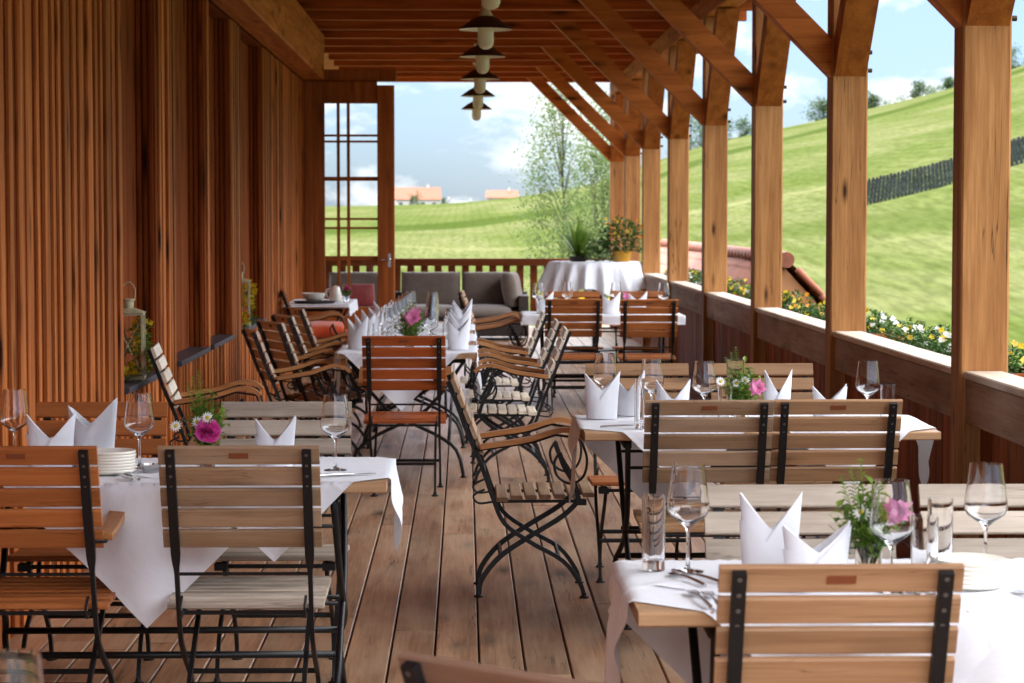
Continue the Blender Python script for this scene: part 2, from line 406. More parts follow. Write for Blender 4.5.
# deck floor
XW = -1.64; YEND = 23.3
def deck():
    mb = MB(); pitch = .154; x = -4.6
    k = 0
    r = random.Random(3)
    x = XW - .154*16
    while x < 2.30:
        x1 = min(x+pitch-.0075, 2.34)
        y = -4.0 if x+pitch > XW else YEND+.0
        y -= 0 if y > 0 else r.random()*2
        while y < 32.25:
            L = r.choice([4.2,5.1,5.8,6.4]); y1 = min(y+L, 32.25)
            if x > XW-.2 or y >= YEND-.01:
                dz = r.uniform(-.0012,.0012)
                mb.cbox(x, x1, y, y1-.004, -.035+dz, dz, .003, 1)
            y = y1
        x += pitch
    tag(mb.build('floor', M['deck']), kind='structure')
    sb = MB(); sb.box(-4.6, 2.34, -5, 32.3, -.30, -.06)
    tag(sb.build('floor_underside', M['soil']), kind='structure')
deck()

# ------------------------------------------------------------------ the timber building
B = thing('restaurant_building', 'long timber restaurant building with a roofed deck on braced wooden posts', 'building', (0,0,0))
NICHES = [(11.06,12.29),(13.12,14.6),(14.85,16.15),(16.85,18.75)]
SILL = .70; RC = .10; ZT = 3.42
def walls():
    # solid segments between niches
    mb = MB(); segs = []; y = -4.0
    for a, b in NICHES:
        segs.append((y, a)); y = b
    segs.append((y, YEND))
    for a, b in segs: mb.box(-2.0, XW, a, b, -.06, ZT)
    for a, b in NICHES:
        mb.box(-2.0, XW, a, b, -.06, SILL-.03)
        mb.box(-2.0, XW, a, b, 2.9, ZT)
    mb.box(-8, -2.0, -4, YEND, -.06, ZT)
    mb.build('wall', M['wall'], B)
    # battens, one per narrow cladding board
    bt = MB(); r = random.Random(5); y = -3.9; p = .185
    inn = lambda q: any(a < q < b for a, b in NICHES)
    while y < YEND-.06:
        w = r.choice([.055,.07,.085,.10,.12]); z0 = 0.01
        e = y+w; x1 = XW + r.uniform(.010,.017)
        hit = [n for n in NICHES if y < n[1] and e > n[0]]
        if hit:
            a, b = hit[0]
            bt.cbox(XW+.001, x1, y, e, z0, SILL-.035, .0012, 2)
            if y < a-.02: bt.cbox(XW+.001, x1, y, a, SILL-.035+.002, 2.9, .0012, 2)
            if e > b+.02: bt.cbox(XW+.001, x1, b, e, SILL-.035+.002, 2.9, .0012, 2)
        else:
            bt.cbox(XW+.001, x1, y, e, z0, 2.9, .0012, 2)
        y += w + r.choice([.05,.07,.09,.11])
    o = bt.build('cladding_batten', M['batten'], B); o['kind'] = 'stuff'
    for a, b in NICHES:
        nb = MB(); ym = (a+b)/2
        nb.box(XW-RC-.02, XW-RC, a, ym-.004, SILL, 2.9); nb.box(XW-RC-.02, XW-RC, ym+.004, b, SILL, 2.9)
        # narrow battens lining the far jamb
        for k in range(3):
            nb.cbox(XW-RC+.004+k*.032, XW-RC+.026+k*.032, b-.012, b-.001, SILL, 2.9, .002, 2)
        n = nb.build('window_niche', M['wall'], B)
        sb = MB(); sb.cbox(XW-RC, XW+.035, a-.02, b-.013, SILL-.03, SILL, .004, 1); sb.build('sill', M['slate'], n)
walls()
ROOF0 = 1.0
def roof():
    mb = MB(); y = ROOF0
    while y < 32.3:
        mb.box(-2.0, 2.75, y, y+.145, 3.56, 3.585); y += .15
    mb.build('roof_boards', M['joist'], B)
    mb = MB()
    def slab(x0,z0,x1,z1): 
        mb.add([(x0,ROOF0-.1,z0),(x1,ROOF0-.1,z1),(x1,32.45,z1),(x0,32.45,z0),(x0,ROOF0-.1,z0+.12),(x1,ROOF0-.1,z1+.12),(x1,32.45,z1+.12),(x0,32.45,z0+.12)],
               [(0,3,2,1),(4,5,6,7),(0,1,5,4),(1,2,6,5),(2,3,7,6),(3,0,4,7)])
    slab(-9.0,3.62,2.85,3.62)
    mb.build('roof_covering', M['terra'], B)
    y = 32.32
    while y > ROOF0+.1:
        jb = MB(); jb.cbox(-1.62, 2.72, y-.10, y, 3.41, 3.555, .006, 0); jb.build('joist', M['joist'], B); y -= 1.115
    eb = MB(); eb.cbox(-1.62, -1.40, ROOF0, 23.2, 2.9, 3.22, .01, 1); eb.build('wall_beam', M['beamy'], B)
    eb = MB(); eb.cbox(-1.60, -1.44, ROOF0, 23.9, 3.224, 3.40, .01, 1); eb.build('wall_beam', M['beamy'], B)
    eb = MB(); eb.cbox(2.04, 2.22, ROOF0, 32.3, 3.21, 3.405, .01, 1); eb.build('wall_plate', M['beamy'], B)
roof()
PY = [2.60,5.98,9.36,12.70,16.08,19.45,22.80,26.10,29.05,31.90]
PX0, PX1 = 2.03, 2.23
def posts():
    for i, y in enumerate(PY):
        mb = MB(); mb.cbox(PX0, PX1, y, y+.18, -.2, 3.205, .008, 2)
        p = mb.build('post', M['post'], B)
        zc = 2.295; c = .08
        # lateral brace, up and inwards
        b = MB(); xm = PX0
        L = 1.18
        hw = .075
        # parallelogram brace cut flush with the post face
        b.add([(xm+.0,y+.02,zc),(xm,y+.02,zc+.21),(xm-L,y+.02,zc+.21+L),(xm-L-.21,y+.02,zc+L+.21),
               (xm+.0,y+.16,zc),(xm,y+.16,zc+.21),(xm-L,y+.16,zc+.21+L),(xm-L-.21,y+.16,zc+L+.21)],
              [(0,1,2,3),(7,6,5,4),(0,3,7,4),(1,0,4,5),(2,1,5,6),(3,2,6,7)])
        b.build('brace', M['bracex'], p)
        # longitudinal braces, towards and away from the viewer
        for s in (-1,):
            ye = y if s < 0 else y+.18
            Lb = .90
            b = MB()
            xa, xb = PX0+.012, PX1-.012
            q = [(ye,zc),(ye,zc+.22),(ye+s*(Lb-.22),zc+Lb),(ye+s*Lb,zc+Lb)]
            vs = [(xa,a,z) for a,z in q]+[(xb,a,z) for a,z in q]
            fs = [(0,1,2,3),(7,6,5,4),(0,3,7,4),(1,0,4,5),(2,1,5,6),(3,2,6,7)]
            if s > 0: fs = [tuple(reversed(f)) for f in fs]
            b.add(vs, fs)
            b.build('brace', M['brace'], p)
        for z in (2.33, 2.43):
            pg = MB(); pg.tube([(PX1-.01, y+.055, z),(PX1+.03, y+.055, z)], .012, 8)
            pg.build('peg', M['enamel'], p)
posts()

# glazed door, standing open across the deck end of the wall
def door():
    y0, y1 = 23.2, 23.29
    x0, x1 = -1.60, -.70; zt = 2.885
    d = MB(); 
    st = MB()
    st.cbox(x0, x0+.08, y0, y1, .02, zt, .006, 2); st.cbox(x1-.17, x1, y0-.02, y1+.06, .02, zt-.04, .006, 2)
    st.cbox(x0+.081, x1-.171, y0, y1, zt-.22, zt, .006, 0); st.cbox(x0+.081, x1-.171, y0, y1, .02, .62, .006, 0)
    st.cbox(x0+.0805, x0+.20, y0+.01, y1, .621, zt-.221, .006, 2)
    D = st.build('door', M['doorw'], B)
    jm = MB(); jm.cbox(-1.80, x0-.003, y0+.003, y1, .02, zt, .006, 2); jm.build('door_jamb', M['doorw'], B)
    mu = MB()
    for px in (339,349): 
        X = (px-464)*23.24/2300; mu.box(X-.015, X+.015, y0+.02, y1-.02, .622, zt-.222)
    for py in (136,142,179,219,228,258):
        z = 1.515-(py-218)*23.24/2300; h = .021 if py in (179,258) else .011
        mu.box(x0+.201, x1-.172, y0+.024, y1-.024, z-h, z+h)
    mu.build('muntin', M['doorw'], D)
    pn = MB(); pn.box(x0+.201, x1-.172, y0+.04, y0+.046, .625, zt-.225); pn.build('pane', M['pane'], D)
    hd = MB(); hd.tube(smooth_path([(x1-.05,y0-.022,1.10),(x1-.05,y0-.07,1.10),(x1-.13,y0-.07,1.10)]), .009, 8); hd.box(x1-.065,x1-.035,y0-.026,y0-.021,1.02,1.16)
    hd.build('handle', M['steel'], D)
    fr = MB(); fr.cbox(x0-.04, x1+.02, y0+.03, y1+.09, zt+.003, zt+.12, .006, 0); fr.build('door_head', M['doorw'], B)
door()

# ------------------------------------------------------------------ railings
def railings():
    RL = thing('side_railing', 'long boarded wooden railing with a weathered cap between the right hand posts', 'railing', (2.06,0,0))
    RL.location = (0,0,0)
    ys = [-.1]+PY
    r = random.Random(2)
    for i in range(len(ys)-1):
        a = ys[i]+.183; b = ys[i+1]-.003
        mb = MB(); mb.cbox(2.055, 2.085, a, b, .675, .855, .004, 1); mb.build('fascia', M['rail'], RL)
        mb = MB(); mb.cbox(2.045, 2.205, a, b, .857, .889, .006, 1); mb.build('cap', M['railcap'], RL)
        mb = MB(); y = a
        while y < b-.02:
            e = min(y+.135, b); mb.cbox(2.11+r.uniform(0,.004), 2.135, y, e-.006, -.04, .84, .003, 2); y = e
        mb.build('boarding', M['railboard'], RL)
    BR = thing('end_railing', 'dark wooden balustrade with upright boards across the far end of the deck', 'railing', (0,0,0))
    mb = MB(); mb.cbox(-4.5, 2.02, 31.95, 32.09, .85, .953, .006, 0); mb.build('cap', M['darkwood'], BR)
    mb = MB(); mb.cbox(-4.5, 2.02, 31.99, 32.05, .12, .20, .006, 0); mb.build('bottom_rail', M['railboard'], BR)
    x = -4.4
    while x < 1.98:
        mb = MB(); mb.cbox(x, x+.10, 32.0, 32.04, .203, .848, .003, 2); mb.build('baluster', M['darkwood'], BR); x += .19
railings()

# ================================================================== FURNITURE
cache = {}
def part(key, name, parent, maker, mats, smooth=False, sharp=None):
    """one mesh per (key); copies of a thing share it"""
    if key not in cache:
        o = maker().build(name, mats, parent, smooth, None, sharp); cache[key] = o.data; return o
    return link(name, cache[key], parent)

BACK = [(-.337,.868),(-.30,.775),(-.262,.67),(-.215,.56),(-.185,.48),(-.156,.397),(-.112,.30),(-.01,.225),(.12,.15),(.188,.062),(.205,.012)]
LEG = [(.19,.393),(.12,.325),(-.01,.245),(-.128,.165),(-.20,.076),(-.215,.012)]
def yz(path, k=4): return [(p[0],p[1]) for p in [ (v.x, v.y) for v in smooth_path([(a,b,0) for a,b in path], k)]]
def foot(mb, x, y): mb.lathe([(0,.0),(.019,.0),(.019,.006),(.011,.010),(.009,.022),(0,.022)], 10, (x,y,0))
def m_seat():
    mb = MB()
    for k in range(7):
        y = -.145+k*.057; z = .396+.0015*k - (.006 if k in (0,) else 0) + (.003 if k == 6 else 0)
        mb.cbox(-.225, .225, y, y+.047, z, z+.018, .004, 0)
    return mb
def m_back():
    mb = MB(); d = Vector((0, -.335+.222, .885-.60)).normalized(); nrm = Vector((0,d.z,-d.y))
    for k in range(5):
        t = .030+k*.0665
        c = Vector((0,-.335,.875)) - d*t + nrm*.016
        mb.bar(c+Vector((-.225,0,0)), c+Vector((.225,0,0)), .016, .055, d, .003)
    return mb
def m_rail(s):
    def f():
        mb = MB(); P = yz(BACK); x = .19*s
        ws = [.026 if z > .55 else (.026-(.55-z)/.04*.013 if z > .51 else .013) for y,z in P]
        mb.strip(P, x, ws, .017)
        d = Vector((0,-.113,.285)).normalized()
        mb.cur = 1
        for k in range(10):
            t = .014+k*.033; c = Vector((x,-.335,.872)) - d*t
            nv = Vector((0,-d.z,d.y)); c = c+nv*.0092
            mb.tube([c-nv*.001, c+nv*.0028], .0048, 8)
        mb.cur = 0
        foot(mb, x, .206)
        mb.tube(smooth_path([(x*.93,-.16,.385),(x*.93,-.215,.38),(x*.93,-.235,.41),(x*.93,-.19,.435)]), .0045, 6)
        return mb
    return f
def m_leg(s):
    def f():
        mb = MB(); x = .166*s; mb.strip(yz(LEG), x, .013, .020); foot(mb, x, -.216)
        mb.box(x-.012, x+.03 if s>0 else x+.012, .165,.215,.372,.395) if s>0 else mb.box(x-.03, x+.012, .165,.215,.372,.395)
        return mb
    return f
STR = [(.19,-.190,.50,.0055),(.19,-.150,.382,.007),(.166,.18,.382,.007),(.166,-.128,.168,.009),(.19,.105,.162,.009)]
def m_stretch(k):
    def f():
        mb = MB(); a,b,c,r = STR[k]; mb.tube([(-a,b,c),(a,b,c)], r, 6); return mb
    return f
def m_seatrail(s):
    def f():
        mb = MB(); mb.box(.175*s-.006,.175*s+.006,-.145,.20,.381,.393); return mb
    return f
def m_arm(s):
    def f():
        mb = MB(); P = yz([(-.21,.610),(-.15,.620),(-.02,.640),(.07,.668),(.125,.678),(.175,.668),(.21,.640)])
        ws = [.034+.012*min(1,i/8) for i in range(len(P))]
        mb.strip(P, .232*s, ws, .02); return mb
    return f
def m_armsup(s):
    def f():
        mb = MB(); x = .222*s
        mb.tube([(.19*s,-.228,.60),(.232*s,-.215,.598),(.232*s,.0,.628),(.232*s,.09,.658),(.225*s,.19,.642)], .0055, 6)
        mb.strip(yz([(.185,.39),(.165,.46),(.125,.53),(.105,.585)]), x, .014, .02)
        mb.tube(smooth_path([(x,.19,.642),(x,.215,.56),(x,.20,.49),(x,.15,.462),(x,.10,.49),(x,.085,.545),(x,.11,.59)]), .0055, 6)
        mb.tube([(.166*s,.185,.39),(x,.185,.39)], .008, 6)
        return mb
    return f
def m_plate():
    mb = MB(); d = Vector((0,-.113,.285)).normalized(); nrm = Vector((0,d.z,-d.y)); c = Vector((0,-.335,.875))-d*.028+nrm*.0070
    mb.bar(c+Vector((-.027,0,0)), c+Vector((.027,0,0)), .003, .016, d); return mb
RESTING = 0
def chair(x, y, rz, label, w, arms=False, group=None, seatw=None, lean=0):
    t = thing('folding_armchair' if arms else 'folding_chair', label, 'armchair' if arms else 'chair', (x,y,0), R(rz), group)
    sw = seatw or w
    part(('seat',sw), 'seat', t, m_seat, M[sw]); part(('back',w), 'backrest', t, m_back, M[w])
    for s in (-1,1):
        part(('rail',s), 'back_rail', t, m_rail(s), [M['iron'],M['rivet']]); part(('leg',s), 'leg', t, m_leg(s), M['iron'])
        if arms:
            part(('arm',s), 'armrest', t, m_arm(s), M['arm'], True, 40); part(('sup',s), 'arm_bracket', t, m_armsup(s), M['iron'])
    for k in range(5): part(('str',k), 'stretcher', t, m_stretch(k), M['iron'])
    for s in (-1,1): part(('srl',s), 'seat_rail', t, m_seatrail(s), M['iron'])
    part('plate', 'maker_plate', t, m_plate, M['plate'])
    return t

G1='chairs round the front left table'; G2='chairs round the front right table'; G3='chairs round the middle right table'
G4='chairs round the far right table'; G5='armchairs along the long table'; G6='armchairs in front of the wall'
chair(-1.25,6.73,0,'orange brown armchair at the left frame edge, its back to the viewer, beside plates', 's_orange', True, G1)
chair(-.63,6.73,0,'grey brown slatted chair without arms, its back to the viewer, at the front left table', 's_brown', False, G1, 's_grey')
chair(-1.25,7.64,180,'orange slatted chair against the battened wall, behind the two tall napkins', 's_orange', False, G1)
chair(-.615,7.64,180,'pale grey slatted chair facing the viewer, behind the pink rose and daisies', 's_grey', False, G1)
chair(.693,4.50,0,'light brown chair back nearest the viewer, in front of the stacked plates at bottom right', 's_tan', False, G2)
chair(.795,5.13,180,'weathered grey chair facing the viewer, behind the napkins of the front right table', 's_grey', False, G2)
chair(1.31,5.13,180,'weathered grey chair cut off by the right frame edge, behind the wine glass on plates', 's_grey', False, G2)
chair(.857,8.31,0,'dull grey brown chair backing the viewer, left of the pair at the middle right table', 's_brown', False, G3, 's_tan')
chair(1.312,8.33,0,'warm light brown chair backing the viewer, right of the pair at the middle right table', 's_tan', False, G3)
chair(.755,9.70,180,'tan chair on the far side of the middle right table, behind three folded napkins', 's_tan', False, G3, 's_orange')
chair(1.30,9.70,180,'tan chair on the far side of the middle right table, behind the purple flower posy', 's_tan', False, G3)
chair(.86,18.30,0,'orange slatted chair backing the viewer, left of the pair at the far right table', 's_orange', False, G4)
chair(1.45,18.25,0,'orange slatted chair backing the viewer, right of the pair at the far right table', 's_orange', False, G4)
chair(.95,19.60,180,'orange chair facing the viewer behind the far right table, left one', 's_orange', False, G4)
chair(1.50,19.60,180,'orange chair facing the viewer behind the far right table, next to the posts', 's_orange', False, G4)
chair(-.325,12.70,0,'red brown armchair at the near end of the long table, backing the viewer', 's_red', True, G5)
chair(.272,9.30,-90,'lone wooden armchair standing sideways in the aisle, all four feet in view', 's_brown', True)
for x, y, lb in ((.27,13.3,'first armchair on the right of the long table, its seat slats seen whole'),
             (.26,14.35,'second armchair on the right of the long table, behind the first one'),
             (.22,15.6,'third and farthest armchair on the right of the long table')):
    chair(x, y, 90, lb, 's_pale', True, G5, 's_pale')
for x, y, r_, lb in ((-1.23,11.55,-86,'armchair standing alone by the wall in front of the lantern with yellow flowers'),
             (-.91,13.25,-76,'nearest of the row of armchairs on the left of the long table'),
             (-.90,14.30,-66,'second of the row of armchairs on the left of the long table'),
             (-.89,15.2,-69,'third of the row of armchairs on the left of the long table'),
             (-.89,16.4,-72,'fourth and farthest of the row of armchairs on the left of the long table')):
    chair(x, y, r_, lb, 's_pale', True, G6, 's_tan')
chair(-1.28,20.35,-84,'armchair under the small side table with the tray, beside the glazed door', 's_tan', True, G6)
chair(.30,18.95,-90,'armchair facing right at the left end of the far right table, nearer one', 's_tan', True, G4)
chair(.30,20.10,-92,'armchair facing right in front of the sofa, behind another armchair', 's_tan', True, G4)
chair(.285,3.44,-41,'blurred brown chair back poking in at the bottom edge, turned at an angle', 's_dark', False)

def m_top(lx, ly):
    def f():
        mb = MB(); n = 6; w = ly/n
        for k in range(n):
            mb.cbox(-lx/2, lx/2, -ly/2+k*w, -ly/2+(k+1)*w-.002, .705, .735, .004, 0)
        return mb
    return f
def m_tleg(lx, ly, s):
    def f():
        mb = MB(); x = s*(lx/2-.16); h = ly/2-.06
        # one inverted bent bar: two shafts joined low by a round cornered bar
        for q in (-1,1):
            mb.tube(smooth_path([(x+.0*q, q*h, .69),(x+.012, q*h*.35, .40),(x+.012, -q*h*.45,.26),(x+.012*q,-q*h*.85,.16),(x,-q*(h-.01),.012)],3), .0105, 8)
            foot(mb, x, -q*(h-.01))
        mb.box(x-.014,x+.014,-h,h,.672,.703)
        return mb
    return f
def m_tbars(lx, ly, q, k):
    def f():
        mb = MB(); X = lx/2-.16; h = ly/2-.06
        fy, z, r = ((.72,.20,.011),(1,.60,.006),(.2,.33,.007))[k]
        mb.tube([(-X,q*h*fy,z),(X,q*h*fy,z)], r, 8)
        return mb
    return f
def table(x, y, lx, ly, label, rz=0, group='folding tables set for guests'):
    t = thing('dining_table', label, 'table', (x,y,0), R(rz), group)
    k = (round(lx,2),round(ly,2))
    part(('top',k), 'tabletop', t, m_top(lx,ly), M['tabletop'])
    for s in (-1,1): part(('tleg',k,s), 'leg', t, m_tleg(lx,ly,s), M['iron'], True)
    for q in (-1,1):
        for j in range(3): part(('tbar',k,q,j), 'stretcher', t, m_tbars(lx,ly,q,j), M['iron'], True)
    return t
TZ = .7355
def drape(cx, cy, half, rot, rect, label, z=TZ, grp='white tablecloths', seed=0, n=44, hv=None, name='tablecloth'):
    """square cloth (half = half side) turned by rot, lying on the rectangle and falling over its edges"""
    x0,x1,y0,y1 = rect; mb = MB(); vs = []; c, s = math.cos(R(rot)), math.sin(R(rot)); hv = hv or half
    for j in range(n+1):
        for i in range(n+1):
            u = (i/n*2-1)*half; v = (j/n*2-1)*hv
            px = cx+u*c-v*s; py = cy+u*s+v*c
            qx = min(max(px,x0-.004),x1+.004); qy = min(max(py,y0-.004),y1+.004)
            dx, dy = px-qx, py-qy; d = math.hypot(dx,dy)
            wz = .0018*noise.noise(Vector((px*6+seed,py*6,seed)))
            if d < 1e-6: vs.append((px,py,z+.002+abs(wz))); continue
            nx, ny = dx/d, dy/d
            tang = px*ny - py*nx
            fold = .012*math.sin(tang*26+seed+d*3)*min(1,d/.12) + .02*noise.noise(Vector((px*4,py*4,seed)))*min(1,d/.15)
            out = .007 + .05*d + fold
            if out < .006: out = .006
            rr = min(d,.012)
            vs.append((qx+nx*out, qy+ny*out, z+.002-max(0,d-.006)*.985))
    W = n+1
    mb.add(vs, [(j*W+i,j*W+i+1,(j+1)*W+i+1,(j+1)*W+i) for j in range(n) for i in range(n)])
    o = mb.build(name, M['cloth'], smooth=True); tag(o, label, 'tablecloth', grp)
    uv = o.data.uv_layers.new(name='UVMap')
    for lp in o.data.loops:
        k = lp.vertex_index; uv.data[lp.index].uv = ((k % W)/n, (k//W)/n)
    return o
D2 = math.sqrt(2)
# front left table
table(-.925,7.10,1.39,.70,'folding table at the front left, between the battened wall and the aisle')
rL1 = (-1.62,-.23,6.75,7.45)
drape(-.93,7.10,.79/D2,45,rL1,'white cloth on the front left table whose long point hangs beneath the chairs',seed=1)
drape(-.57,7.12,.62/D2,46,rL1,'white cloth over the right end of the front left table, corner hanging in the aisle',z=TZ+.0025,seed=2)
# front right table
table(1.04,4.85,1.39,.68,'folding table at the front right with grey chairs behind it')
rR1 = (.345,1.735,4.51,5.19)
drape(.80,4.98,.80/D2,45,rR1,'white cloth on the left half of the front right table, corner hanging at left',seed=3)
drape(1.55,4.80,1.15/D2,44,rR1,'white cloth on the right half of the front right table, beside the plates',z=TZ+.0025,seed=4)
# middle right
table(1.09,8.69,1.30,.72,'folding table in the middle right, beside the side railing')
rR2 = (.44,1.74,8.33,9.05)
drape(.80,8.80,.70/D2,45,rR2,'white cloth on the left half of the middle right table, under the two crown napkins',seed=5)
drape(1.40,8.72,.62/D2,46,rR2,'white cloth on the right half of the middle right table, near the railing',z=TZ+.0025,seed=6)
# far right
table(1.12,18.80,1.30,.72,'folding table at the far right, between four orange chairs')
drape(1.12,18.80,.70,0,(.47,1.77,18.44,19.16),'white cloth covering the far right table, seen between orange chair backs',seed=7,hv=.45)
# long table made of two tables end to end
for k,(yy,lb) in enumerate(((14.25,'near table of the long row down the middle, under cloths and glasses'),(16.35,'far table of the long row down the middle'))):
    table(-.335,yy,2.05,.80,lb,90)
rL2 = (-.735,.065,13.225,17.37)
drape(-.36,13.68,.80/D2,45,rL2,'white cloth at the near end of the long table, behind the red brown armchair',seed=8)
drape(-.33,14.95,.84/D2,45,rL2,'white cloth over the middle of the long table, below the row of wine glasses',z=TZ+.002,seed=9)
drape(-.33,16.30,.84/D2,45,rL2,'white cloth at the far end of the long table',z=TZ+.004,seed=10)
# small table by the door
table(-1.33,21.4,1.5,.58,'small side table by the wall near the glazed door',90)
drape(-1.29,21.4,.36,0,(-1.62,-1.04,20.65,22.15),'white cloth on the small side table, hanging down its aisle side',seed=11,hv=.78)
# table below the frame at bottom left that carries the blurred glass
table(-1.05,2.75,1.2,.7,'folding table just below the bottom left frame edge')

# ------------------------------------------------------------------ tableware
def m_wine():
    mb = MB()
    o = [(.0,.0),(.034,.0),(.0345,.0015),(.030,.003),(.012,.006),(.0045,.012),(.0036,.03),(.0036,.085),(.006,.096),(.020,.108),(.040,.122),(.0465,.134),(.0470,.142),(.044,.165),(.0395,.195),(.0355,.232)]
    i = [(.0345,.232),(.0385,.195),(.043,.165),(.0458,.142),(.045,.134),(.039,.124),(.019,.111),(.004,.103),(.0,.102)]
    mb.lathe(o+i, 30); return mb
def m_tumb(r, h, b=.012):
    def f():
        mb = MB(); mb.lathe([(0,0),(r*.93,0),(r*.95,.002),(r,h),(r-.0017,h),(r*.95-.0025,b+.004),(r*.8,b),(0,b)], 26); return mb
    return f
def wine(x, y, label, g, sc=1.0, z=TZ+.003):
    if 'wine' in cache: o = link('wine_glass', cache['wine'])
    else:
        o = m_wine().build('wine_glass', M['glass'], None, True, None, 50); cache['wine'] = o.data
    o.location = (x,y,z+.002); o.scale = (sc,)*3; o.rotation_euler = (0,0,rnd.random()*6)
    return tag(o, label, 'wine glass', g)
def tumb(x, y, r, h, label, g, z=TZ+.003, b=.012):
    k = ('tumb',r,h)
    if k in cache: o = link('drinking_glass', cache[k])
    else:
        o = m_tumb(r,h,b)().build('drinking_glass', M['glass'], None, True, None, 50); cache[k] = o.data
    o.location = (x,y,z+.002)
    return tag(o, label, 'drinking glass', g)
def m_nap(w, h, seed):
    """bishop hat napkin: an open standing wrap with two points and crossing folds"""
    mb = MB(); r = random.Random(seed); n = 48; rows = 10
    dip = r.uniform(.52,.62); skew = r.uniform(-.12,.12); lh = r.uniform(.86,1.0); rh = r.uniform(.9,1.0)
    for inner in (0,1):
        vs = []
        for j in range(rows+1):
            for i in range(n):
                a = 2*math.pi*i/n
                ca, sa = math.cos(a), math.sin(a)
                k = abs(ca+skew*.5)/(1+abs(skew)*.5)
                top = dip + (1-dip)*min(1,k)**1.15
                top *= (rh if ca > 0 else lh)
                if sa > 0: top = top*.97
                t = j/rows; z = t*top*h
                rx = w/2*(.80+.20*t**1.2); ry = w*.27*(1-.25*t)
                fl = 1-.06*inner
                vs.append((rx*ca*fl, ry*sa*fl*(1 if inner==0 else .9), z+.001))
        fs = [(j*n+i, j*n+(i+1)%n, (j+1)*n+(i+1)%n, (j+1)*n+i) for j in range(rows) for i in range(n)]
        if inner: fs = [tuple(reversed(f)) for f in fs]
        b = len(mb.v); mb.add(vs, fs)
        if inner == 0: top0 = b+rows*n
        else:
            t1 = b+rows*n
            for i in range(n):
                mb.f.append((top0+i, top0+(i+1)%n, t1+(i+1)%n, t1+i)); mb.mi.append(0)
    # diagonal overlapping flaps wrapped over the front
    m = 18
    for side, o0, hi in ((1,.0035,.93),(-1,.007,.60)):
        vs = []
        for j in range(m+1):
            for i in range(m+1):
                u = i/m; t = j/m
                a = -math.pi*(.03+.94*u) if side > 0 else -math.pi*(.97-.80*u)
                xx = (1-math.cos(a))/2 if side > 0 else (1+math.cos(a))/2
                lim = dip+(1-dip)*min(1,abs(math.cos(a)+skew*.5)/(1+abs(skew)*.5))**1.15
                top = min(hi*(1-xx*1.02)+.02, lim*.985)
                z = t*max(.004,top)*h; tt = z/h; rx = w/2*(.80+.20*tt**1.2)+o0; ry = w*.27*(1-.25*tt)+o0
                vs.append((rx*math.cos(a), ry*math.sin(a), z+.001))
        W = m+1; mb.add(vs, [(j*W+i,j*W+i+1,(j+1)*W+i+1,(j+1)*W+i) for j in range(m) for i in range(m)])
    return mb
def nap(x, y, w, h, label, g, rz=0, seed=0):
    k = ('nap', round(w,3), round(h,3), seed)
    if k in cache: o = link('folded_napkin', cache[k])
    else: o = m_nap(w,h,seed).build('folded_napkin', M['napkin'], None, True, None, 35); cache[k] = o.data
    o.location = (x,y,TZ+.005); o.rotation_euler = (0,0,R(rz)); return tag(o, label, 'napkin', g)
def m_plt(r):
    mb = MB(); mb.lathe([(0,.003),(r*.55,.003),(r*.58,0),(r*.70,0),(r*.80,.002),(r*.985,.0075),(r,.0095),(r,.0145),(r*.985,.0155),(r*.66,.0085),(0,.007)], 40); return mb
def plates(x, y, r, n, where, z=TZ+.005):
    words = ['bottom','second','third','fourth','fifth','sixth','seventh']
    for k in range(n):
        key = ('plt',r)
        if key in cache: o = link('plate', cache[key])
        else: o = m_plt(r).build('plate', M['china'], None, True, None, 50); cache[key] = o.data
        o.location = (x+rnd.uniform(-.0015,.0015), y+rnd.uniform(-.0015,.0015), z+k*.0092)
        wd = 'topmost' if k == n-1 else (words[k]+(' plate' if k else ' plate')+' from the bottom' if k else 'bottom plate')
        lb = ('topmost cream plate of the stack ' if k==n-1 else ('bottom cream plate of the stack ' if k==0 else 'cream plate, %s from the bottom of the stack ' % words[k]))+where
        tag(o, lb, 'plate', 'stacked cream plates')
    return z+n*.0092+.004
def fork(x, y, rz, label, z=TZ+.006, kind='fork'):
    mb = MB(); 
    P = smooth_path([(0,-.10,.004),(0,-.03,.007),(0,.03,.006),(0,.052,.004)],4)
    mb.tube(P, [.0042-.0022*i/(len(P)-1) for i in range(len(P))], 8)
    if kind == 'fork':
        mb.box(-.011,.011,.050,.060,.003,.0055)
        for k in range(4): mb.box(-.011+k*.0064, -.0082+k*.0064, .060, .098, .003+.0, .0055)
    elif kind == 'knife':
        mb.add([(-.008,.05,.003),(.006,.05,.003),(.006,.12,.003),(-.008,.105,.003),(-.008,.05,.005),(.006,.05,.005),(.006,.12,.005),(-.008,.105,.005)],
               [(0,3,2,1),(4,5,6,7),(0,1,5,4),(1,2,6,5),(2,3,7,6),(3,0,4,7)])
    else:
        mb.lathe([(0,0),(.010,.001),(.014,.004),(.013,.005),(.009,.0025),(0,.0015)], 14, (0,.068,.0))
    o = mb.build(kind, M['steel'], None, True, (x,y,z), 40); o.rotation_euler = (0,0,R(rz)); return tag(o, label, kind, 'cutlery laid on the cloths')

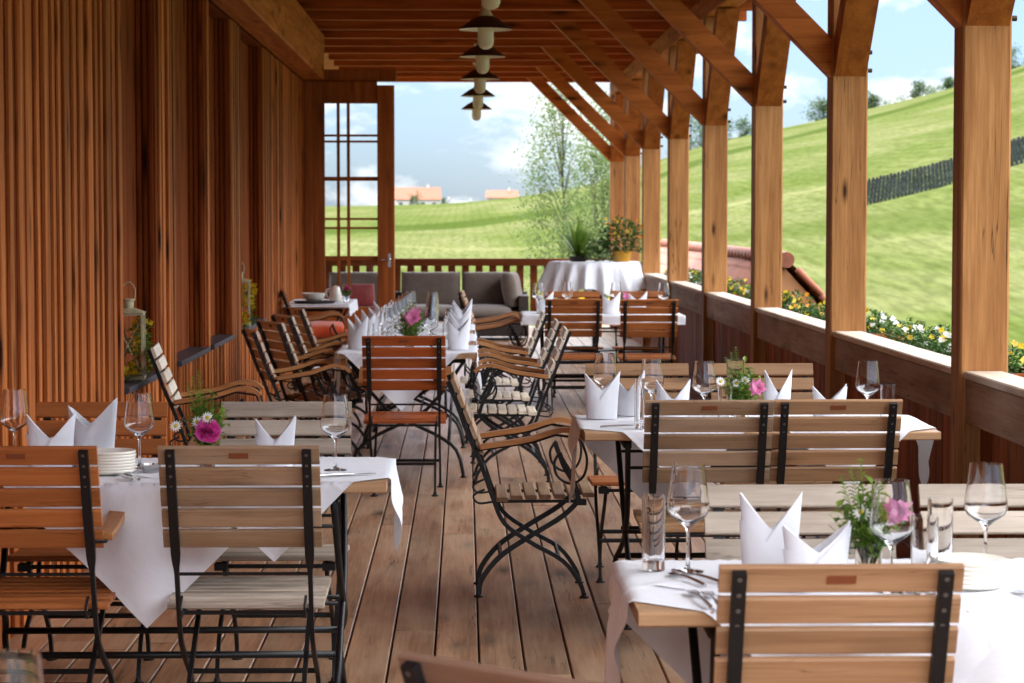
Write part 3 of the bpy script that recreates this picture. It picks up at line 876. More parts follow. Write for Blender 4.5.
# flowers
def fl_daisy(p, nrm, r, cen=True):
    mb = MB(); q = Vector(nrm).to_track_quat('Z','Y'); p = Vector(p)
    for k in range(13):
        a = 2*math.pi*k/13; d = q@Vector((math.cos(a),math.sin(a),.12)); mb.leaf(p+d*r*.2, d, r*.9, r*.36, q@Vector((0,0,1)), .05)
    mb.cur = 1; 
    qq = [q@Vector((x,y,z))+p for x,y,z in [(r*.32*math.cos(2*math.pi*k/10), r*.32*math.sin(2*math.pi*k/10), r*.06) for k in range(10)]+[(0,0,r*.22)]]
    mb.add(qq, [(k,(k+1)%10,10) for k in range(10)])
    return mb
def fl_rose(p, nrm, r, layers=5, seed=1):
    mb = MB(); q = Vector(nrm).to_track_quat('Z','Y'); p = Vector(p); rr = random.Random(seed)
    for l in range(layers):
        f = (l+1)/layers; n = 3+l; rad = r*f*.85; op = .15+.75*f
        for k in range(n):
            a0 = 2*math.pi*k/n + l*.7 + rr.uniform(-.1,.1); wa = 2*math.pi/n*.75
            g = []; G = 4
            for j in range(G+1):
                t = j/G; rad2 = rad*(.25+.9*t**.7)+r*.10*math.sin(t*3.1)*f; hz = r*(.75*(1-f*.55))*t - r*.25*f*(1-t) - (r*.22*f*t**3)
                for i in range(G+1):
                    a = a0+wa*(i/G*2-1)*(.55+.45*math.sin(min(1,t+.25)*math.pi*.6))
                    wv = 1+.09*rr.uniform(-1,1)
                    g.append(p+q@Vector((rad2*wv*math.cos(a), rad2*wv*math.sin(a), hz*wv)))
            W = G+1; mb.add(g, [(j*W+i,j*W+i+1,(j+1)*W+i+1,(j+1)*W+i) for j in range(G) for i in range(G)])
    return mb
def fl_petals(p, nrm, r, n=6, seed=1):
    mb = MB(); q = Vector(nrm).to_track_quat('Z','Y'); p = Vector(p); rr = random.Random(seed)
    for l in (0,1):
        for k in range(n):
            a = 2*math.pi*(k+.5*l)/n+rr.uniform(-.2,.2); d = q@Vector((math.cos(a),math.sin(a),.25+.5*l+rr.uniform(-.2,.2)))
            mb.leaf(p, d, r*rr.uniform(.8,1.15)*(1-.3*l), r*rr.uniform(.6,.85), q@Vector((0,0,1)), .12)
    return mb
def posy(x, y, label, seed, pink='rose', h=.13, spread=.07, n=46, daisies=2, fern=True, vh=.075, vlabel=None, g='flower posies on the tables', big=.028, leafm='leaf', head=None):
    r = random.Random(seed); z0 = TZ+.005
    v = MB(); v.lathe([(0,0),(.026,0),(.0275,.002),(.030,vh),(.0283,vh),(.026,.008),(0,.007)], 24)
    vo = v.build('flower_vase', M['glass'], None, True, (x,y,z0), 50); tag(vo, vlabel, 'vase', 'small glass vases')
    t = thing('flower_posy', label, 'flowers', (x,y,z0+.012), 0, g)
    mb = MB()
    for k in range(n):
        a = r.uniform(0,6.28); e = r.uniform(.1,1); rad = spread*e
        p0 = Vector((.012*math.cos(a), .012*math.sin(a), r.uniform(.015,.05)))
        p1 = Vector((rad*math.cos(a), rad*math.sin(a), vh*.7+ (h-vh*.5)*(1-.5*e*e)*r.uniform(.5,1)))
        mb.tube([p0,(p0+p1)/2+Vector((0,0,.012)),p1], .0011, 4, False)
        for q in range(5):
            s = r.uniform(.25,1); pp = p0.lerp(p1,s)
            mb.leaf(pp, (r.uniform(-1,1),r.uniform(-1,1),r.uniform(-.2,.9)), r.uniform(.022,.042), r.uniform(.011,.020))
    if fern:
        for k in range(3):
            a = r.uniform(2.2,3.6); tip = Vector((-.02-.02*k, r.uniform(-.02,.02), h+.065-.02*k)); b0 = Vector((0,0,.04))
            for q in range(16):
                s = .3+.7*q/16; pp = b0.lerp(tip,s)
                for sd in (-1,1): mb.leaf(pp, (sd*.8,r.uniform(-.2,.2),.6), .034*(1.25-s), .009)
            mb.tube([b0,tip], .001, 4, False)
    mb.build('foliage', M[leafm], t)
    hp = head or (.012,-.045,vh+.038)
    if pink:
        if pink == 'pink': fl_petals(hp, (-.2,-1,.35), big*1.3, 9, seed).build('blossom', M[pink], t)
        else: fl_rose(hp, (0.15,-1,.45), big, 7, seed).build('blossom', M[pink], t)
    for k in range(daisies):
        px = (-.022+.032*k*(1 if k%2 else -1)); pz = vh+.045+.03*r.random()
        fl_daisy((px,-.038-.01*k,pz), (r.uniform(-.3,.3),-1,.5), .019).build('daisy', [M['white'],M['yellow']], t)
    st = MB(); st.tube([(0,0,0),(hp[0]*.5,hp[1]*.4,vh*.8),hp], .0018, 5); st.build('stem', M['stem'], t)
    return t

# front left table setting
gw='wine glasses set on the tables'; gt='straight drinking glasses on the tables'; gn='folded white napkins'
wine(-1.425,7.30,'wine glass on the front left table, nearest the wall and left frame edge',gw)
wine(-1.007,7.13,'wine glass between the stacked plates and the pink rose',gw)
wine(-.395,7.05,'wine glass at the aisle end of the front left table',gw)
nap(-1.275,7.10,.15,.185,'smaller left napkin of the pair by the wall on the front left table',gn,8,1)
nap(-1.165,7.22,.165,.225,'larger right napkin of the pair by the wall on the front left table',gn,-14,2)
nap(-.585,7.12,.125,.168,'napkin between the pink rose and the aisle end of the front left table',gn,4,3)
plates(-1.075,6.98,.078,7,'on the front left table')
posy(-.80,7.12,'posy with one deep pink rose, daisies and a fern on the front left table',11,vlabel='small glass vase under the deep pink rose',daisies=3,n=60,h=.23,head=(.012,-.05,.108),big=.040,spread=.075)
fork(-1.02,6.86,24,'fork beside the stacked plates on the front left table'); fork(-.99,6.865,18,'knife beside the stacked plates on the front left table',kind='knife')
fork(-.42,6.86,-60,'fork at the foot of the wine glass at the aisle end',); fork(-.375,6.87,-62,'knife at the foot of the wine glass at the aisle end',kind='knife')
sd = MB(); sd.lathe([(0,.0),(.022,0),(.03,.018),(.031,.026),(.028,.026),(.024,.012),(0,.008)],24)
tag(sd.build('butter_dish', M['steel'], None, True, (-.955,7.0,TZ+.005), 40),'small metal bowl beside the stacked plates','bowl')

# front right setting
tumb(.417,5.03,.0265,.165,'tall drinking glass alone at the left end of the front right table',gt,b=.022)
wine(.49,5.0,'large wine glass at the left end of the front right table',gw,1.02)
nap(.665,4.96,.135,.195,'tallest napkin with two sharp points on the front right table',gn,0,4)
nap(.732,4.74,.145,.145,'lower napkin standing in front of the tallest one, front right table',gn,6,5)
posy(.862,4.86,'leafy green posy with a pale pink blossom on the front right table',21,'pink',.19,.085,60,1,True,.085,'glass vase full of stems on the front right table',head=(.05,-.07,.145),big=.027)
wine(.885,4.72,'wine glass in front of the leafy posy, over the pink blossom',gw)
tumb(.95,4.70,.0285,.16,'nearer of the two straight glasses on the front right table',gt)
tumb(1.045,5.0,.028,.16,'rear one of the two straight glasses on the front right table',gt,b=.02)
plates(1.06,4.78,.078,6,'on the front right table')
wine(1.145,5.0,'wine glass behind the stacked plates at the right frame edge',gw,1.02)
fork(.475,4.88,18,'spoon at the foot of the large wine glass',kind='spoon'); fork(.505,4.90,26,'knife at the foot of the large wine glass',kind='knife')
fork(.478,4.62,6,'left fork of the pair by the nearest chair back'); fork(.503,4.60,2,'right fork of the pair by the nearest chair back')
fork(1.15,4.62,4,'fork at the right frame edge on the front right table')

# middle right setting
nap(.533,8.86,.138,.195,'open crown napkin at the left end of the middle right table',gn,5,6)
nap(.645,9.00,.125,.185,'napkin half hidden behind the open crown napkin',gn,-10,3)
nap(.785,8.62,.13,.18,'napkin right of the slender flute on the middle right table',gn,0,1)
wine(.555,9.02,'wine glass behind the open crown napkin',gw,1.05)
wine(.725,8.86,'wine glass between napkins near the slender flute',gw)
tumb(.645,8.43,.019,.185,'slender tall glass near the front edge of the middle right table',gt,b=.02)
wine(.912,8.70,'wine glass left of the posy on the middle right table',gw)
tumb(.968,8.50,.027,.15,'short straight glass beside the middle posy',gt)
tumb(1.065,9.00,.034,.22,'wide straight glass behind the middle posy',gt)
posy(1.055,8.72,'loose posy with small daisies and one purple blossom on the middle right table',31,'pink',.21,.09,70,3,True,.08,'glass vase of the middle right table',head=(.055,-.06,.12),big=.03)
nap(1.195,8.72,.105,.215,'narrow tall napkin in the middle of the middle right table',gn,0,4)
nap(1.365,8.55,.13,.155,'low napkin near the railing end of the middle right table',gn,0,5)
wine(1.532,8.68,'wine glass nearest the railing on the middle right table',gw)
tumb(1.575,8.50,.028,.155,'straight glass at the railing end of the middle right table',gt)
fork(.60,8.47,-80,'knife near the front edge of the middle right table',kind='knife')

# long table setting
for k, yy in enumerate((13.55,14.3,15.05,15.8,16.6)):
    o = ['nearest','second','third','fourth','farthest'][k]
    nap(-.035+.006*k,yy,.14,.20+.012*(k%2),'%s napkin of the row on the right side of the long table' % o,gn,20-12*(k%3),(2,4,6,1,3)[k])
    nap(-.63+.01*k,yy+.1,.135,.19,'%s napkin of the row on the left side of the long table' % o,gn,-25+14*(k%3),(5,1,4,2,6)[k])
for k in range(7):
    o = ['nearest','second','third','fourth','fifth','sixth','farthest'][k]
    wine(-.20-.005*k,13.75+.52*k,'%s wine glass of the right hand line on the long table' % o,gw)
    wine(-.47+.012*k,13.95+.52*k,'%s wine glass of the left hand line on the long table' % o,gw)
for k in range(4):
    o = ['nearest','second','third','farthest'][k]
    tumb(-.10,13.6+.8*k,.027,.15,'%s straight glass beside the right napkins of the long table' % o,gt)
    tumb(-.56,13.7+.8*k,.027,.15,'%s straight glass beside the left napkins of the long table' % o,gt)
posy(-.325,13.72,'pink and green posy near the front of the long table',41,'pink',.19,.11,90,2,True,.09,'glass vase at the front of the long table',head=(.02,-.07,.17),big=.05)
posy(-.33,15.6,'green posy farther down the long table',42,'pink',.15,.08,46,0,True,.09,'glass vase farther down the long table')

# far right setting
for x, y, s in ((.60,18.62,'left end'),(.85,18.85,'left half'),(1.25,18.90,'right half'),(1.62,18.62,'railing end')):
    wine(x,y,'wine glass at the %s of the far right table' % s,gw,1.08)
for x, y, s in ((.66,18.85,'left chair gap'),(1.19,18.6,'middle, between the orange chair backs'),(1.42,18.75,'right half')):
    nap(x,y,.15,.19,'napkin at the %s on the far right table' % s,gn,0,2)
posy(1.32,18.95,'small posy on the far right table',51,'pink',.13,.07,40,0,False,.08,'glass vase on the far right table')
# blurred glass bottom left
wine(-.565,2.86,'blurred wine glass rim at the bottom left corner of the picture',gw,1.0,z=.737)

# side table things
tr = MB(); tr.lathe([(0,.004),(.17,.004),(.19,.02),(.194,.02),(.174,0),(0,0)],32)
tag(tr.build('round_tray', M['wicker'], None, True, (-1.36,20.95,TZ+.005), 40),'dark round tray on the small side table','tray')
bb = MB(); bb.lathe([(0,.0),(.05,0),(.095,.03),(.11,.075),(.105,.075),(.09,.032),(.045,.006),(0,.006)],28)
tag(bb.build('white_bowl', M['china'], None, True, (-1.37,20.98,TZ+.022), 40),'white bowl standing on the dark round tray','bowl')
pc = thing('coffee_pot','white coffee pot on the side table by the glazed door','coffee pot',(-1.19,21.35,TZ+.005))
mb = MB(); mb.lathe([(0,0),(.05,0),(.06,.03),(.055,.08),(.04,.12),(.036,.135),(.03,.14),(0,.15)],26); mb.build('body', M['china'], pc, True)
mb = MB(); mb.tube(smooth_path([(.05,0,.04),(.085,0,.07),(.10,0,.12)]), [.014,.013,.011,.01,.009,.009,.008,.008,.007], 8); mb.build('spout', M['china'], pc, True)
mb = MB(); mb.tube(smooth_path([(-.04,0,.12),(-.085,0,.11),(-.08,0,.05),(-.055,0,.035)]), .006, 8); mb.build('handle', M['china'], pc, True)
posy(-1.08,21.15,'small red flowered posy on the side table by the glazed door',61,'rose',.12,.06,34,0,False,.08,'glass vase on the side table by the door',big=.022)

# ------------------------------------------------------------------ lamps
def lamp(y, label):
    t = thing('pendant_lamp', label, 'lamp', (.155,y,3.41), 0, 'enamel pendant lamps in a line below the ceiling')
    def cap_():
        mb = MB(); mb.lathe([(0,0),(.045,0),(.045,-.02),(.012,-.04),(.009,-.05),(.009,-.40),(.03,-.42),(.034,-.44),(.05,-.47),(.052,-.52),(.052,-.53),(0,-.53)],24); return mb
    part('lcap','stem',t,cap_,M['lampcream'],True,40)
    def sh():
        mb = MB(); mb.lathe([(.05,-.475),(.06,-.48),(.10,-.50),(.155,-.54),(.188,-.565),(.19,-.57)],40)
        mb.cur = 1; mb.lathe([(.189,-.5705),(.187,-.568),(.154,-.545),(.10,-.506),(.06,-.486),(.05,-.48)],40)
        return mb
    part('lsh','shade',t,sh,[M['enamel'],M['enamelw']],True)
    def gl():
        mb = MB(); mb.lathe([(.050,-.531),(.056,-.545),(.057,-.64),(.054,-.67),(.042,-.695),(.02,-.707),(0,-.71)],28); return mb
    part('lgl','bulb_glass',t,gl,M['opal'],True)
for k, w in enumerate(('nearest','second','third','fourth','fifth','farthest')):
    lamp((13.2,16.3,19.05,22.1,25.2,28.2)[k], '%s dark enamel pendant lamp with a milky glass, in the line below the ceiling' % w)

# ------------------------------------------------------------------ niche lanterns and flower pots
def lantern(x, y, label, h=.42, w=.145):
    t = thing('metal_lantern', label, 'lantern', (x,y,SILL+.003), R(4), 'cream metal lanterns in the wall niches')
    def fr():
        mb = MB(); a = w/2
        mb.box(-a-.008,a+.008,-a-.008,a+.008,0,.02)
        hb = h*.80
        for sx in (-1,1):
            for sy in (-1,1): mb.box(sx*a-.006,sx*a+.006,sy*a-.006,sy*a+.006,.02,hb)
        for s in (-1,1):
            mb.box(-a+.006,a-.006,s*a-.004,s*a+.004,hb-.012,hb); mb.box(s*a-.004,s*a+.004,-a+.006,a-.006,hb-.012,hb)
        for s in (-1,1):
            mb.tube([(-a,s*a,.03),(a,s*a,hb-.02)], .0022, 5); mb.tube([(a,s*a,.03),(-a,s*a,hb-.02)], .0022, 5)
            mb.tube([(s*a,-a,.03),(s*a,a,hb-.02)], .0022, 5); mb.tube([(s*a,a,.03),(s*a,-a,hb-.02)], .0022, 5)
        return mb
    part('lnf','frame',t,fr,M['cream'])
    def tp():
        mb = MB(); a = w/2+.012; hb = h*.80
        mb.add([(-a,-a,hb),(a,-a,hb),(a,a,hb),(-a,a,hb),(-.032,-.032,hb+.022),(.032,-.032,hb+.022),(.032,.032,hb+.022),(-.032,.032,hb+.022)],
               [(0,1,5,4),(1,2,6,5),(2,3,7,6),(3,0,4,7),(3,2,1,0),(4,5,6,7)])
        mb.lathe([(.026,hb+.022),(.026,hb+.058),(.034,hb+.062),(.028,hb+.07),(0,hb+.072)],16)
        return mb
    part('lnt','roof',t,tp,M['cream'])
    def hn():
        mb = MB(); hb = h*.80+.065
        mb.tube(smooth_path([(-.03,0,hb),(-.034,0,hb+.05),(-.012,0,hb+.085),(.012,0,hb+.085),(.034,0,hb+.05),(.03,0,hb)]), .0028, 6); return mb
    part('lnh','handle',t,hn,M['cream'])
    def gp():
        mb = MB(); a = w/2-.004; hb = h*.80
        for s in (-1,1):
            mb.box(s*a-.001,s*a+.001,-a+.004,a-.004,.022,hb-.014); mb.box(-a+.004,a-.004,s*a-.001,s*a+.001,.022,hb-.014)
        return mb
    part('lng','pane',t,gp,M['pane'])
def flower_plant(x, y, z, label, seed, h, sp, cols, n=40, nf=14, cat='flowers', group=None, fr=.018, leafm='leaf', name='flowering_plant', pot=None, zmin=.0, ls=1.0):
    r = random.Random(seed); t = thing(name, label, cat, (x,y,z), 0, group)
    mb = MB()
    for k in range(n):
        a = r.uniform(0,6.28); e = math.sqrt(r.random()); zz = r.uniform(zmin,h*(1-.35*e))
        p = Vector((sp*e*math.cos(a), sp*e*math.sin(a), zz))
        for q in range(3):
            mb.leaf(p, (math.cos(a)+r.uniform(-.9,.9), math.sin(a)+r.uniform(-.9,.9), r.uniform(0,1)), ls*r.uniform(.02,.042), ls*r.uniform(.012,.022))
    mb.build('foliage', M[leafm], t)
    for ci, c in enumerate(cols):
        fb = MB()
        for k in range(max(1,nf//len(cols))):
            a = r.uniform(0,6.28); e = math.sqrt(r.random()); p = Vector((sp*1.05*e*math.cos(a), sp*1.05*e*math.sin(a), r.uniform(max(zmin,h*.45),h*1.05)*(1-.2*e)))
            nv = Vector((r.uniform(-.6,.3),-1,r.uniform(.1,.8))).normalized(); q = nv.to_track_quat('Z','Y')
            for m in range(5):
                an = 2*math.pi*m/5+r.random(); d = q@Vector((math.cos(an),math.sin(an),.15)); fb.leaf(p, d, fr*1.1, fr*1.15, nv, .05)
        fb.build('blossom', M[c], t)
    return t
lantern(-1.690,11.62,'cream metal lantern in the first wall niche, behind the lone wall armchair')
lantern(-1.690,17.35,'smaller looking cream lantern in the farthest wall niche')
flower_plant(-1.66,11.83,SILL,'yellow flowering plant behind the first lantern in the wall niche',71,.34,.06,['yellow'],110,22,fr=.015,cat='plant')
flower_plant(-1.665,11.42,SILL,'small yellow flowers at the foot of the first lantern',72,.10,.05,['yellow'],24,12,fr=.018,cat='plant')
flower_plant(-1.66,17.62,SILL,'yellow flowering plant behind the lantern of the farthest niche',73,.36,.07,['yellow'],130,46,fr=.019,cat='plant')
flower_plant(-1.66,17.12,SILL,'bright yellow flowers at the foot of the lantern in the farthest niche',74,.12,.06,['yellow','orange'],24,18,fr=.026,cat='plant')

# ------------------------------------------------------------------ lounge corner
def cushion(w, d, h, seed=0, n=14):
    """pillowy block, w x d x h centred"""
    mb = MB()
    def pt(u, v, s):
        eu, ev = abs(u)**4, abs(v)**4
        t = (1-eu)**.5*(1-ev)**.5
        k = .93+.07*t
        return (u*w/2*k, v*d/2*k, s*h/2*(.30+.70*t)+.006*noise.noise(Vector((u*2+seed,v*2,s))))
    g = [-1+2*i/n for i in range(n+1)]; W = n+1
    for s in (1,-1):
        vs = [pt(u,v,s) for v in g for u in g]
        fs = [(j*W+i,j*W+i+1,(j+1)*W+i+1,(j+1)*W+i) for j in range(n) for i in range(n)]
        mb.add(vs, fs if s>0 else [tuple(reversed(f)) for f in fs])
    # side skirt
    per = [(i,0) for i in range(n)]+[(n,j) for j in range(n)]+[(n-i,n) for i in range(n)]+[(0,n-j) for j in range(n)]
    N2 = (n+1)**2
    b = len(mb.v)-2*N2
    for a in range(len(per)):
        i,j = per[a]; k,l = per[(a+1)%len(per)]
        mb.f.append((b+j*W+i, b+N2+j*W+i, b+N2+l*W+k, b+l*W+k)); mb.mi.append(0)
    return mb
def sofa():
    t = thing('lounge_sofa','low sofa with thick taupe cushions in front of the far balustrade','sofa',(0,28.8,0))
    mb = MB(); mb.box(-1.9,.80,-.35,.50,.05,.26); mb.box(-1.9,.80,.38,.50,.26,.58); mb.box(.68,.80,-.35,.38,.26,.55)
    mb.build('frame', M['wicker'], t)
    for x in (-1.35,-.475,.28):
        o = cushion(.84 if x<.2 else .66,.74,.17).build('seat_cushion', M['cushion2'], t, True, (x,.0,.35))
    for x, w in ((-1.30,.86),(-.42,.80),(.28,.66)):
        o = cushion(w,.50,.22,x).build('back_cushion', M['cushion'], t, True, (x,.26,.60)); o.rotation_euler = (R(78),0,0)
    o = cushion(.60,.46,.20,5).build('side_cushion', M['cushion'], t, True, (.60,-.02,.62)); o.rotation_euler = (R(80),0,R(80))
sofa()
pl = cushion(.42,.34,.16,8); o = pl.build('throw_pillow', M['redfab'], None, True, (-1.30,28.45,.55)); o.rotation_euler=(R(60),0,R(8))
tag(o,'dark red throw pillow on the sofa, seen through the glazed door','pillow')
pl = cushion(.36,.34,.12,9); o = pl.build('seat_pad', M['orangefab'], None, True, (-1.22,20.35,.53)); o.rotation_euler=(R(8),0,R(8))
tag(o,'orange red cushion lying on the armchair by the small side table','cushion')

def round_table():
    x, y, zt, rr = 1.50, 26.3, 1.015, .52
    t = thing('round_bar_table','tall round table under the gathered pale cloth at the far end','table',(x,y,0))
    mb = MB(); mb.lathe([(0,zt-.03),(rr-.01,zt-.03),(rr-.01,zt),(0,zt)],48); mb.build('tabletop', M['tabletop'], t)
    mb = MB(); mb.tube([(0,0,.03),(0,0,zt-.03)], .035, 12); mb.build('pedestal', M['iron'], t)
    mb = MB(); mb.lathe([(0,0),(.28,0),(.28,.015),(.05,.03),(0,.03)],32); mb.build('base', M['iron'], t)
    n = 220; mb = MB(); vs = []; prof = [(0,.003),(.3,.003),(rr-.02,.003),(rr,.0),(rr+.008,-.012)]+[(rr+.015+.012*k,-.012-.048*k) for k in range(1,8)]
    for j,(r_,z) in enumerate(prof):
        d = max(0,-z)
        for k in range(n):
            a = 2*math.pi*k/n
            wv = math.sin(a*17+.8*math.sin(a*3))*.055*min(1,d/.22) + .015*math.sin(a*41)*min(1,d/.3)
            zz = z*(1+.16*math.sin(a*5+1)) if d > .02 else z
            vs.append(((r_+wv)*math.cos(a),(r_+wv)*math.sin(a),zt+.002+zz))
    mb.add(vs,[(j*n+k,j*n+(k+1)%n,(j+1)*n+(k+1)%n,(j+1)*n+k) for j in range(len(prof)-1) for k in range(n)])
    tag(mb.build('round_tablecloth', M['cloth'], None, True, (x,y,0)),'gathered pale cloth hanging in folds from the tall round table','tablecloth')
    # spiky plant
    zz = zt+.006
    def pot(px, py, m, lab, r1=.10, hh=.13):
        p = MB(); p.lathe([(0,0),(r1*.75,0),(r1*.8,.005),(r1,hh),(r1*.9,hh),(r1*.86,hh-.02),(0,hh-.02)],28); o = p.build('plant_pot', M[m], None, True, (px,py,zz), 40); tag(o, lab, 'pot')
    pot(1.30,26.1,'wicker','dark low pot holding the spiky green plant',.11,.06)
    pot(1.78,26.0,'pot','yellow pot holding the orange and yellow flowers',.12,.12)
    t = thing('spiky_plant','spiky green plant with long pointed leaves on the tall round table','plant',(1.30,26.1,zz+.04))
    mb = MB(); r = random.Random(4)
    for k in range(120):
        a = r.uniform(0,6.28); L = r.uniform(.32,.55); e = r.uniform(.15,1.35)
        d = Vector((math.cos(a)*math.sin(e), math.sin(a)*math.sin(e), math.cos(e)))
        s = d.cross(Vector((0,0,1))).normalized()*.011
        p0 = Vector((0,0,0)); p1 = d*L*.55+Vector((0,0,.02)); p2 = d*L - Vector((0,0,.05*e))
        mb.add([p0-s*.6,p0+s*.6,p1+s,p1-s,p2],[(0,1,2,3),(3,2,4)])
    mb.build('foliage', M['leaf'], t)
    flower_plant(1.78,26.0,zz+.10,'bushy potted plant with orange and yellow flowers beside the spiky plant',81,.44,.22,['yellow','yellow','orange'],420,30,fr=.018,ls=1.5,leafm='leafd',cat='plant')
    flower_plant(1.52,26.05,zz,'low green bushy plant between the spiky plant and the flower pot',82,.28,.22,['yellow'],260,4,ls=1.5,fr=.012,leafm='leafd',cat='plant')
round_table()

# ------------------------------------------------------------------ flower boxes outside the side railing
wcol = [['yellow','white'],['yellow'],['yellow','orange'],['yellow','mauve'],['yellow'],['white','yellow']]
names = ['first bay','second bay','third bay','fourth bay','fifth bay','sixth bay']
pal = {'yellow':'yellow','purple':'dark purple','white':'white','orange':'orange','mauve':'pale mauve','rose':'pink'}
for bi in range(1,7):
    a = PY[bi+0]+.25; b = PY[bi+1]-.10
    mb = MB(); cy = (a+b)/2; L = b-a-.1
    mb.box(2.26,2.46,a,b,.66,.682); mb.box(2.26,2.28,a,b,.682,.86); mb.box(2.44,2.46,a,b,.682,.86); mb.box(2.28,2.44,a,a+.02,.682,.86); mb.box(2.28,2.44,b-.02,b,.682,.86)
    mb.cur=1; mb.box(2.281,2.439,a+.021,b-.021,.683,.835)
    bx = mb.build('flower_box', [M['railboard'],M['soil']], None)
    tag(bx,'wooden flower box outside the railing, %s from the front post' % names[bi-1].replace('bay','bay'),'flower box','flower boxes outside the side railing')
    r = random.Random(100+bi); n = 8; y = a+.18; k = 0
    protos = {}
    ords = ['first','second','third','fourth','fifth','sixth','seventh','eighth','ninth']
    while y < b-.1 and k < 9:
        cc = wcol[(bi*2+k//3) % 6]
        flower_plant(2.35+r.uniform(-.03,.03), y, .836, '%s pansies, %s plant in the box outside the %s' % (' and '.join(pal[c] for c in cc), ords[k], names[bi-1]), 200+bi*10+k, .14+r.uniform(-.05,.04), .12, cc, 110, 6, fr=.017, leafm='leafd', cat='pansies', group='pansies in the flower boxes', name='pansy_plant')
        y += .31; k += 1

# ------------------------------------------------------------------ neighbouring tiled roof
def tiled_house():
    t = thing('tiled_outbuilding','outbuilding with a red pantile roof just outside the side railing','building',(0,0,0))
    xr, zr, y0, y1 = 3.50, 1.05, 25.0, 40.0
    sl = 1.1
    for s, m, nm in ((-1,'terrap','roof_slope'),(1,'terra','roof_slope')):
        mb = MB(); nc = 50; pw = .30
        # wavy pantile sheet in courses
        rows = 16; Ls = .33; vs = []; W = int((y1-y0)/.075)+1
        for j in range(rows+1):
            for st in ((0,) if j==0 else (0,1)):
                d = j*Ls*.42
                for i in range(W):
                    y = y0+i*.075; wave = .028*math.cos(i*math.pi/2) 
                    lift = .03 if (st==0 and j>0) else 0
                    vs.append((xr+s*d, y, zr-d*sl+wave+lift))
        nrow = len(vs)//W
        fs = [(j*W+i,j*W+i+1,(j+1)*W+i+1,(j+1)*W+i) for j in range(nrow-1) for i in range(W-1)]
        mb.add(vs, fs if s<0 else [tuple(reversed(f)) for f in fs]); mb.build(nm, M[m], t, True, None, 30)
    mb = MB(); y = y0-.1
    while y < y1:
        mb.tube([(xr,y,zr+.01),(xr,y+.36,zr+.03)], [.088,.076], 14); y += .34
    mb.build('ridge_tiles', M['terra'], t, True, None, 40)
    for s in (-1,1):
        mb = MB()
        for k in range(9):
            d = .12+k*.26; mb.tube([(xr+s*d,y0-.06,zr-d*sl+.04),(xr+s*(d+.28),y0-.06,zr-(d+.28)*sl+.07)], [.038,.032], 10)
        mb.build('verge_tiles', M['terra'], t, True, None, 40)
    mb = MB(); mb.add([(xr-2.2,y0+.05,zr-2.2*sl-.05),(xr+2.2,y0+.05,zr-2.2*sl-.05),(xr,y0+.05,zr-.08),(xr-2.2,y0+.05,-4),(xr+2.2,y0+.05,-4),
                 (xr-2.2,y1,zr-2.2*sl-.05),(xr+2.2,y1,zr-2.2*sl-.05),(xr,y1,zr-.08),(xr-2.2,y1,-4),(xr+2.2,y1,-4)],
                [(0,3,4,1,2),(5,7,6,9,8),(0,5,8,3),(1,4,9,6)])
    mb.build('wall', M['wallin'], t)
tiled_house()

# ------------------------------------------------------------------ trees, houses, vineyard
def tree(x, y, h, cr, label, seed, leaves=500, lm='farleaf', slim=False, ls=.35, cat='tree', group='trees on the hill', trunk_h=.3, name='hill_tree', clumps=9, bark='bark'):
    r = random.Random(seed); z = ground(x,y)-.15
    t = thing(name, label, cat, (x,y,z), 0, group)
    tb = MB(); top = Vector((r.uniform(-.05,.05)*h,0,h*.92))
    tw = .006 if slim else .02
    tb.tube(smooth_path([(0,0,0),(.02*h,0,h*.4),top]), [h*tw*(1-.85*i/8) for i in range(9)], 7)
    cl = []
    for k in range(clumps):
        f = trunk_h+(1-trunk_h)*((k+.5)/clumps)
        a = r.uniform(0,6.28); rad = cr*(.75 if not slim else .9)*math.sin(math.pi*min(1,max(.12,(f-trunk_h)/(1-trunk_h)*.85+.12)))*r.uniform(.5,1)
        c = Vector((rad*math.cos(a), rad*math.sin(a), h*f)); cl.append(c)
        b0 = Vector((0,0,h*f*.78)); tb.tube([b0,(b0+c)/2+Vector((0,0,.03*h)),c], [h*tw*.4,h*tw*.25,h*tw*.1], 5)
    tb.build('trunk', M[bark], t, True)
    lb = MB()
    for k in range(leaves):
        c = r.choice(cl); s = cr*(.42 if not slim else .30)
        p = c+Vector((r.gauss(0,s*.6),r.gauss(0,s*.6),r.gauss(0,s*(.5 if not slim else 1.5))))
        if p.z < h*.08: p.z = h*.1
        lb.leaf(p, (r.uniform(-1,1),r.uniform(-1,1),r.uniform(-.6,.8)), ls*r.uniform(.6,1.3), ls*r.uniform(.4,.8))
    o = lb.build('crown', M[lm], t)
tree(1.9,44,5.5,.9,'slender young tree with sparse pale leaves beyond the far balustrade, left one',1,5600,'treeleaf',True,.075,clumps=30,group='slender young trees',name='young_tree')
tree(2.75,46,5.0,.9,'slender young tree with sparse pale leaves, right one by the last post',2,5200,'treeleaf',True,.075,clumps=28,group='slender young trees',name='young_tree')
tree(2.45,43,4.2,.8,'lower leafy sapling between the two slender young trees',3,4200,'treeleaf',True,.08,clumps=22,group='slender young trees',name='young_tree')
flower_plant(2.1,38.0,-1.9,'bush with yellow blossom beyond the far balustrade',90,2.3,.5,['yellow'],300,80,fr=.07,cat='bush',leafm='leaf',name='flowering_bush',zmin=.0)
crest = [(690,9),(700,6.5),(722,5),(745,4),(818,5),(826,4),(835,3.4),(866,4),(873,3),(918,3.6),(950,2.6),(1012,5)]
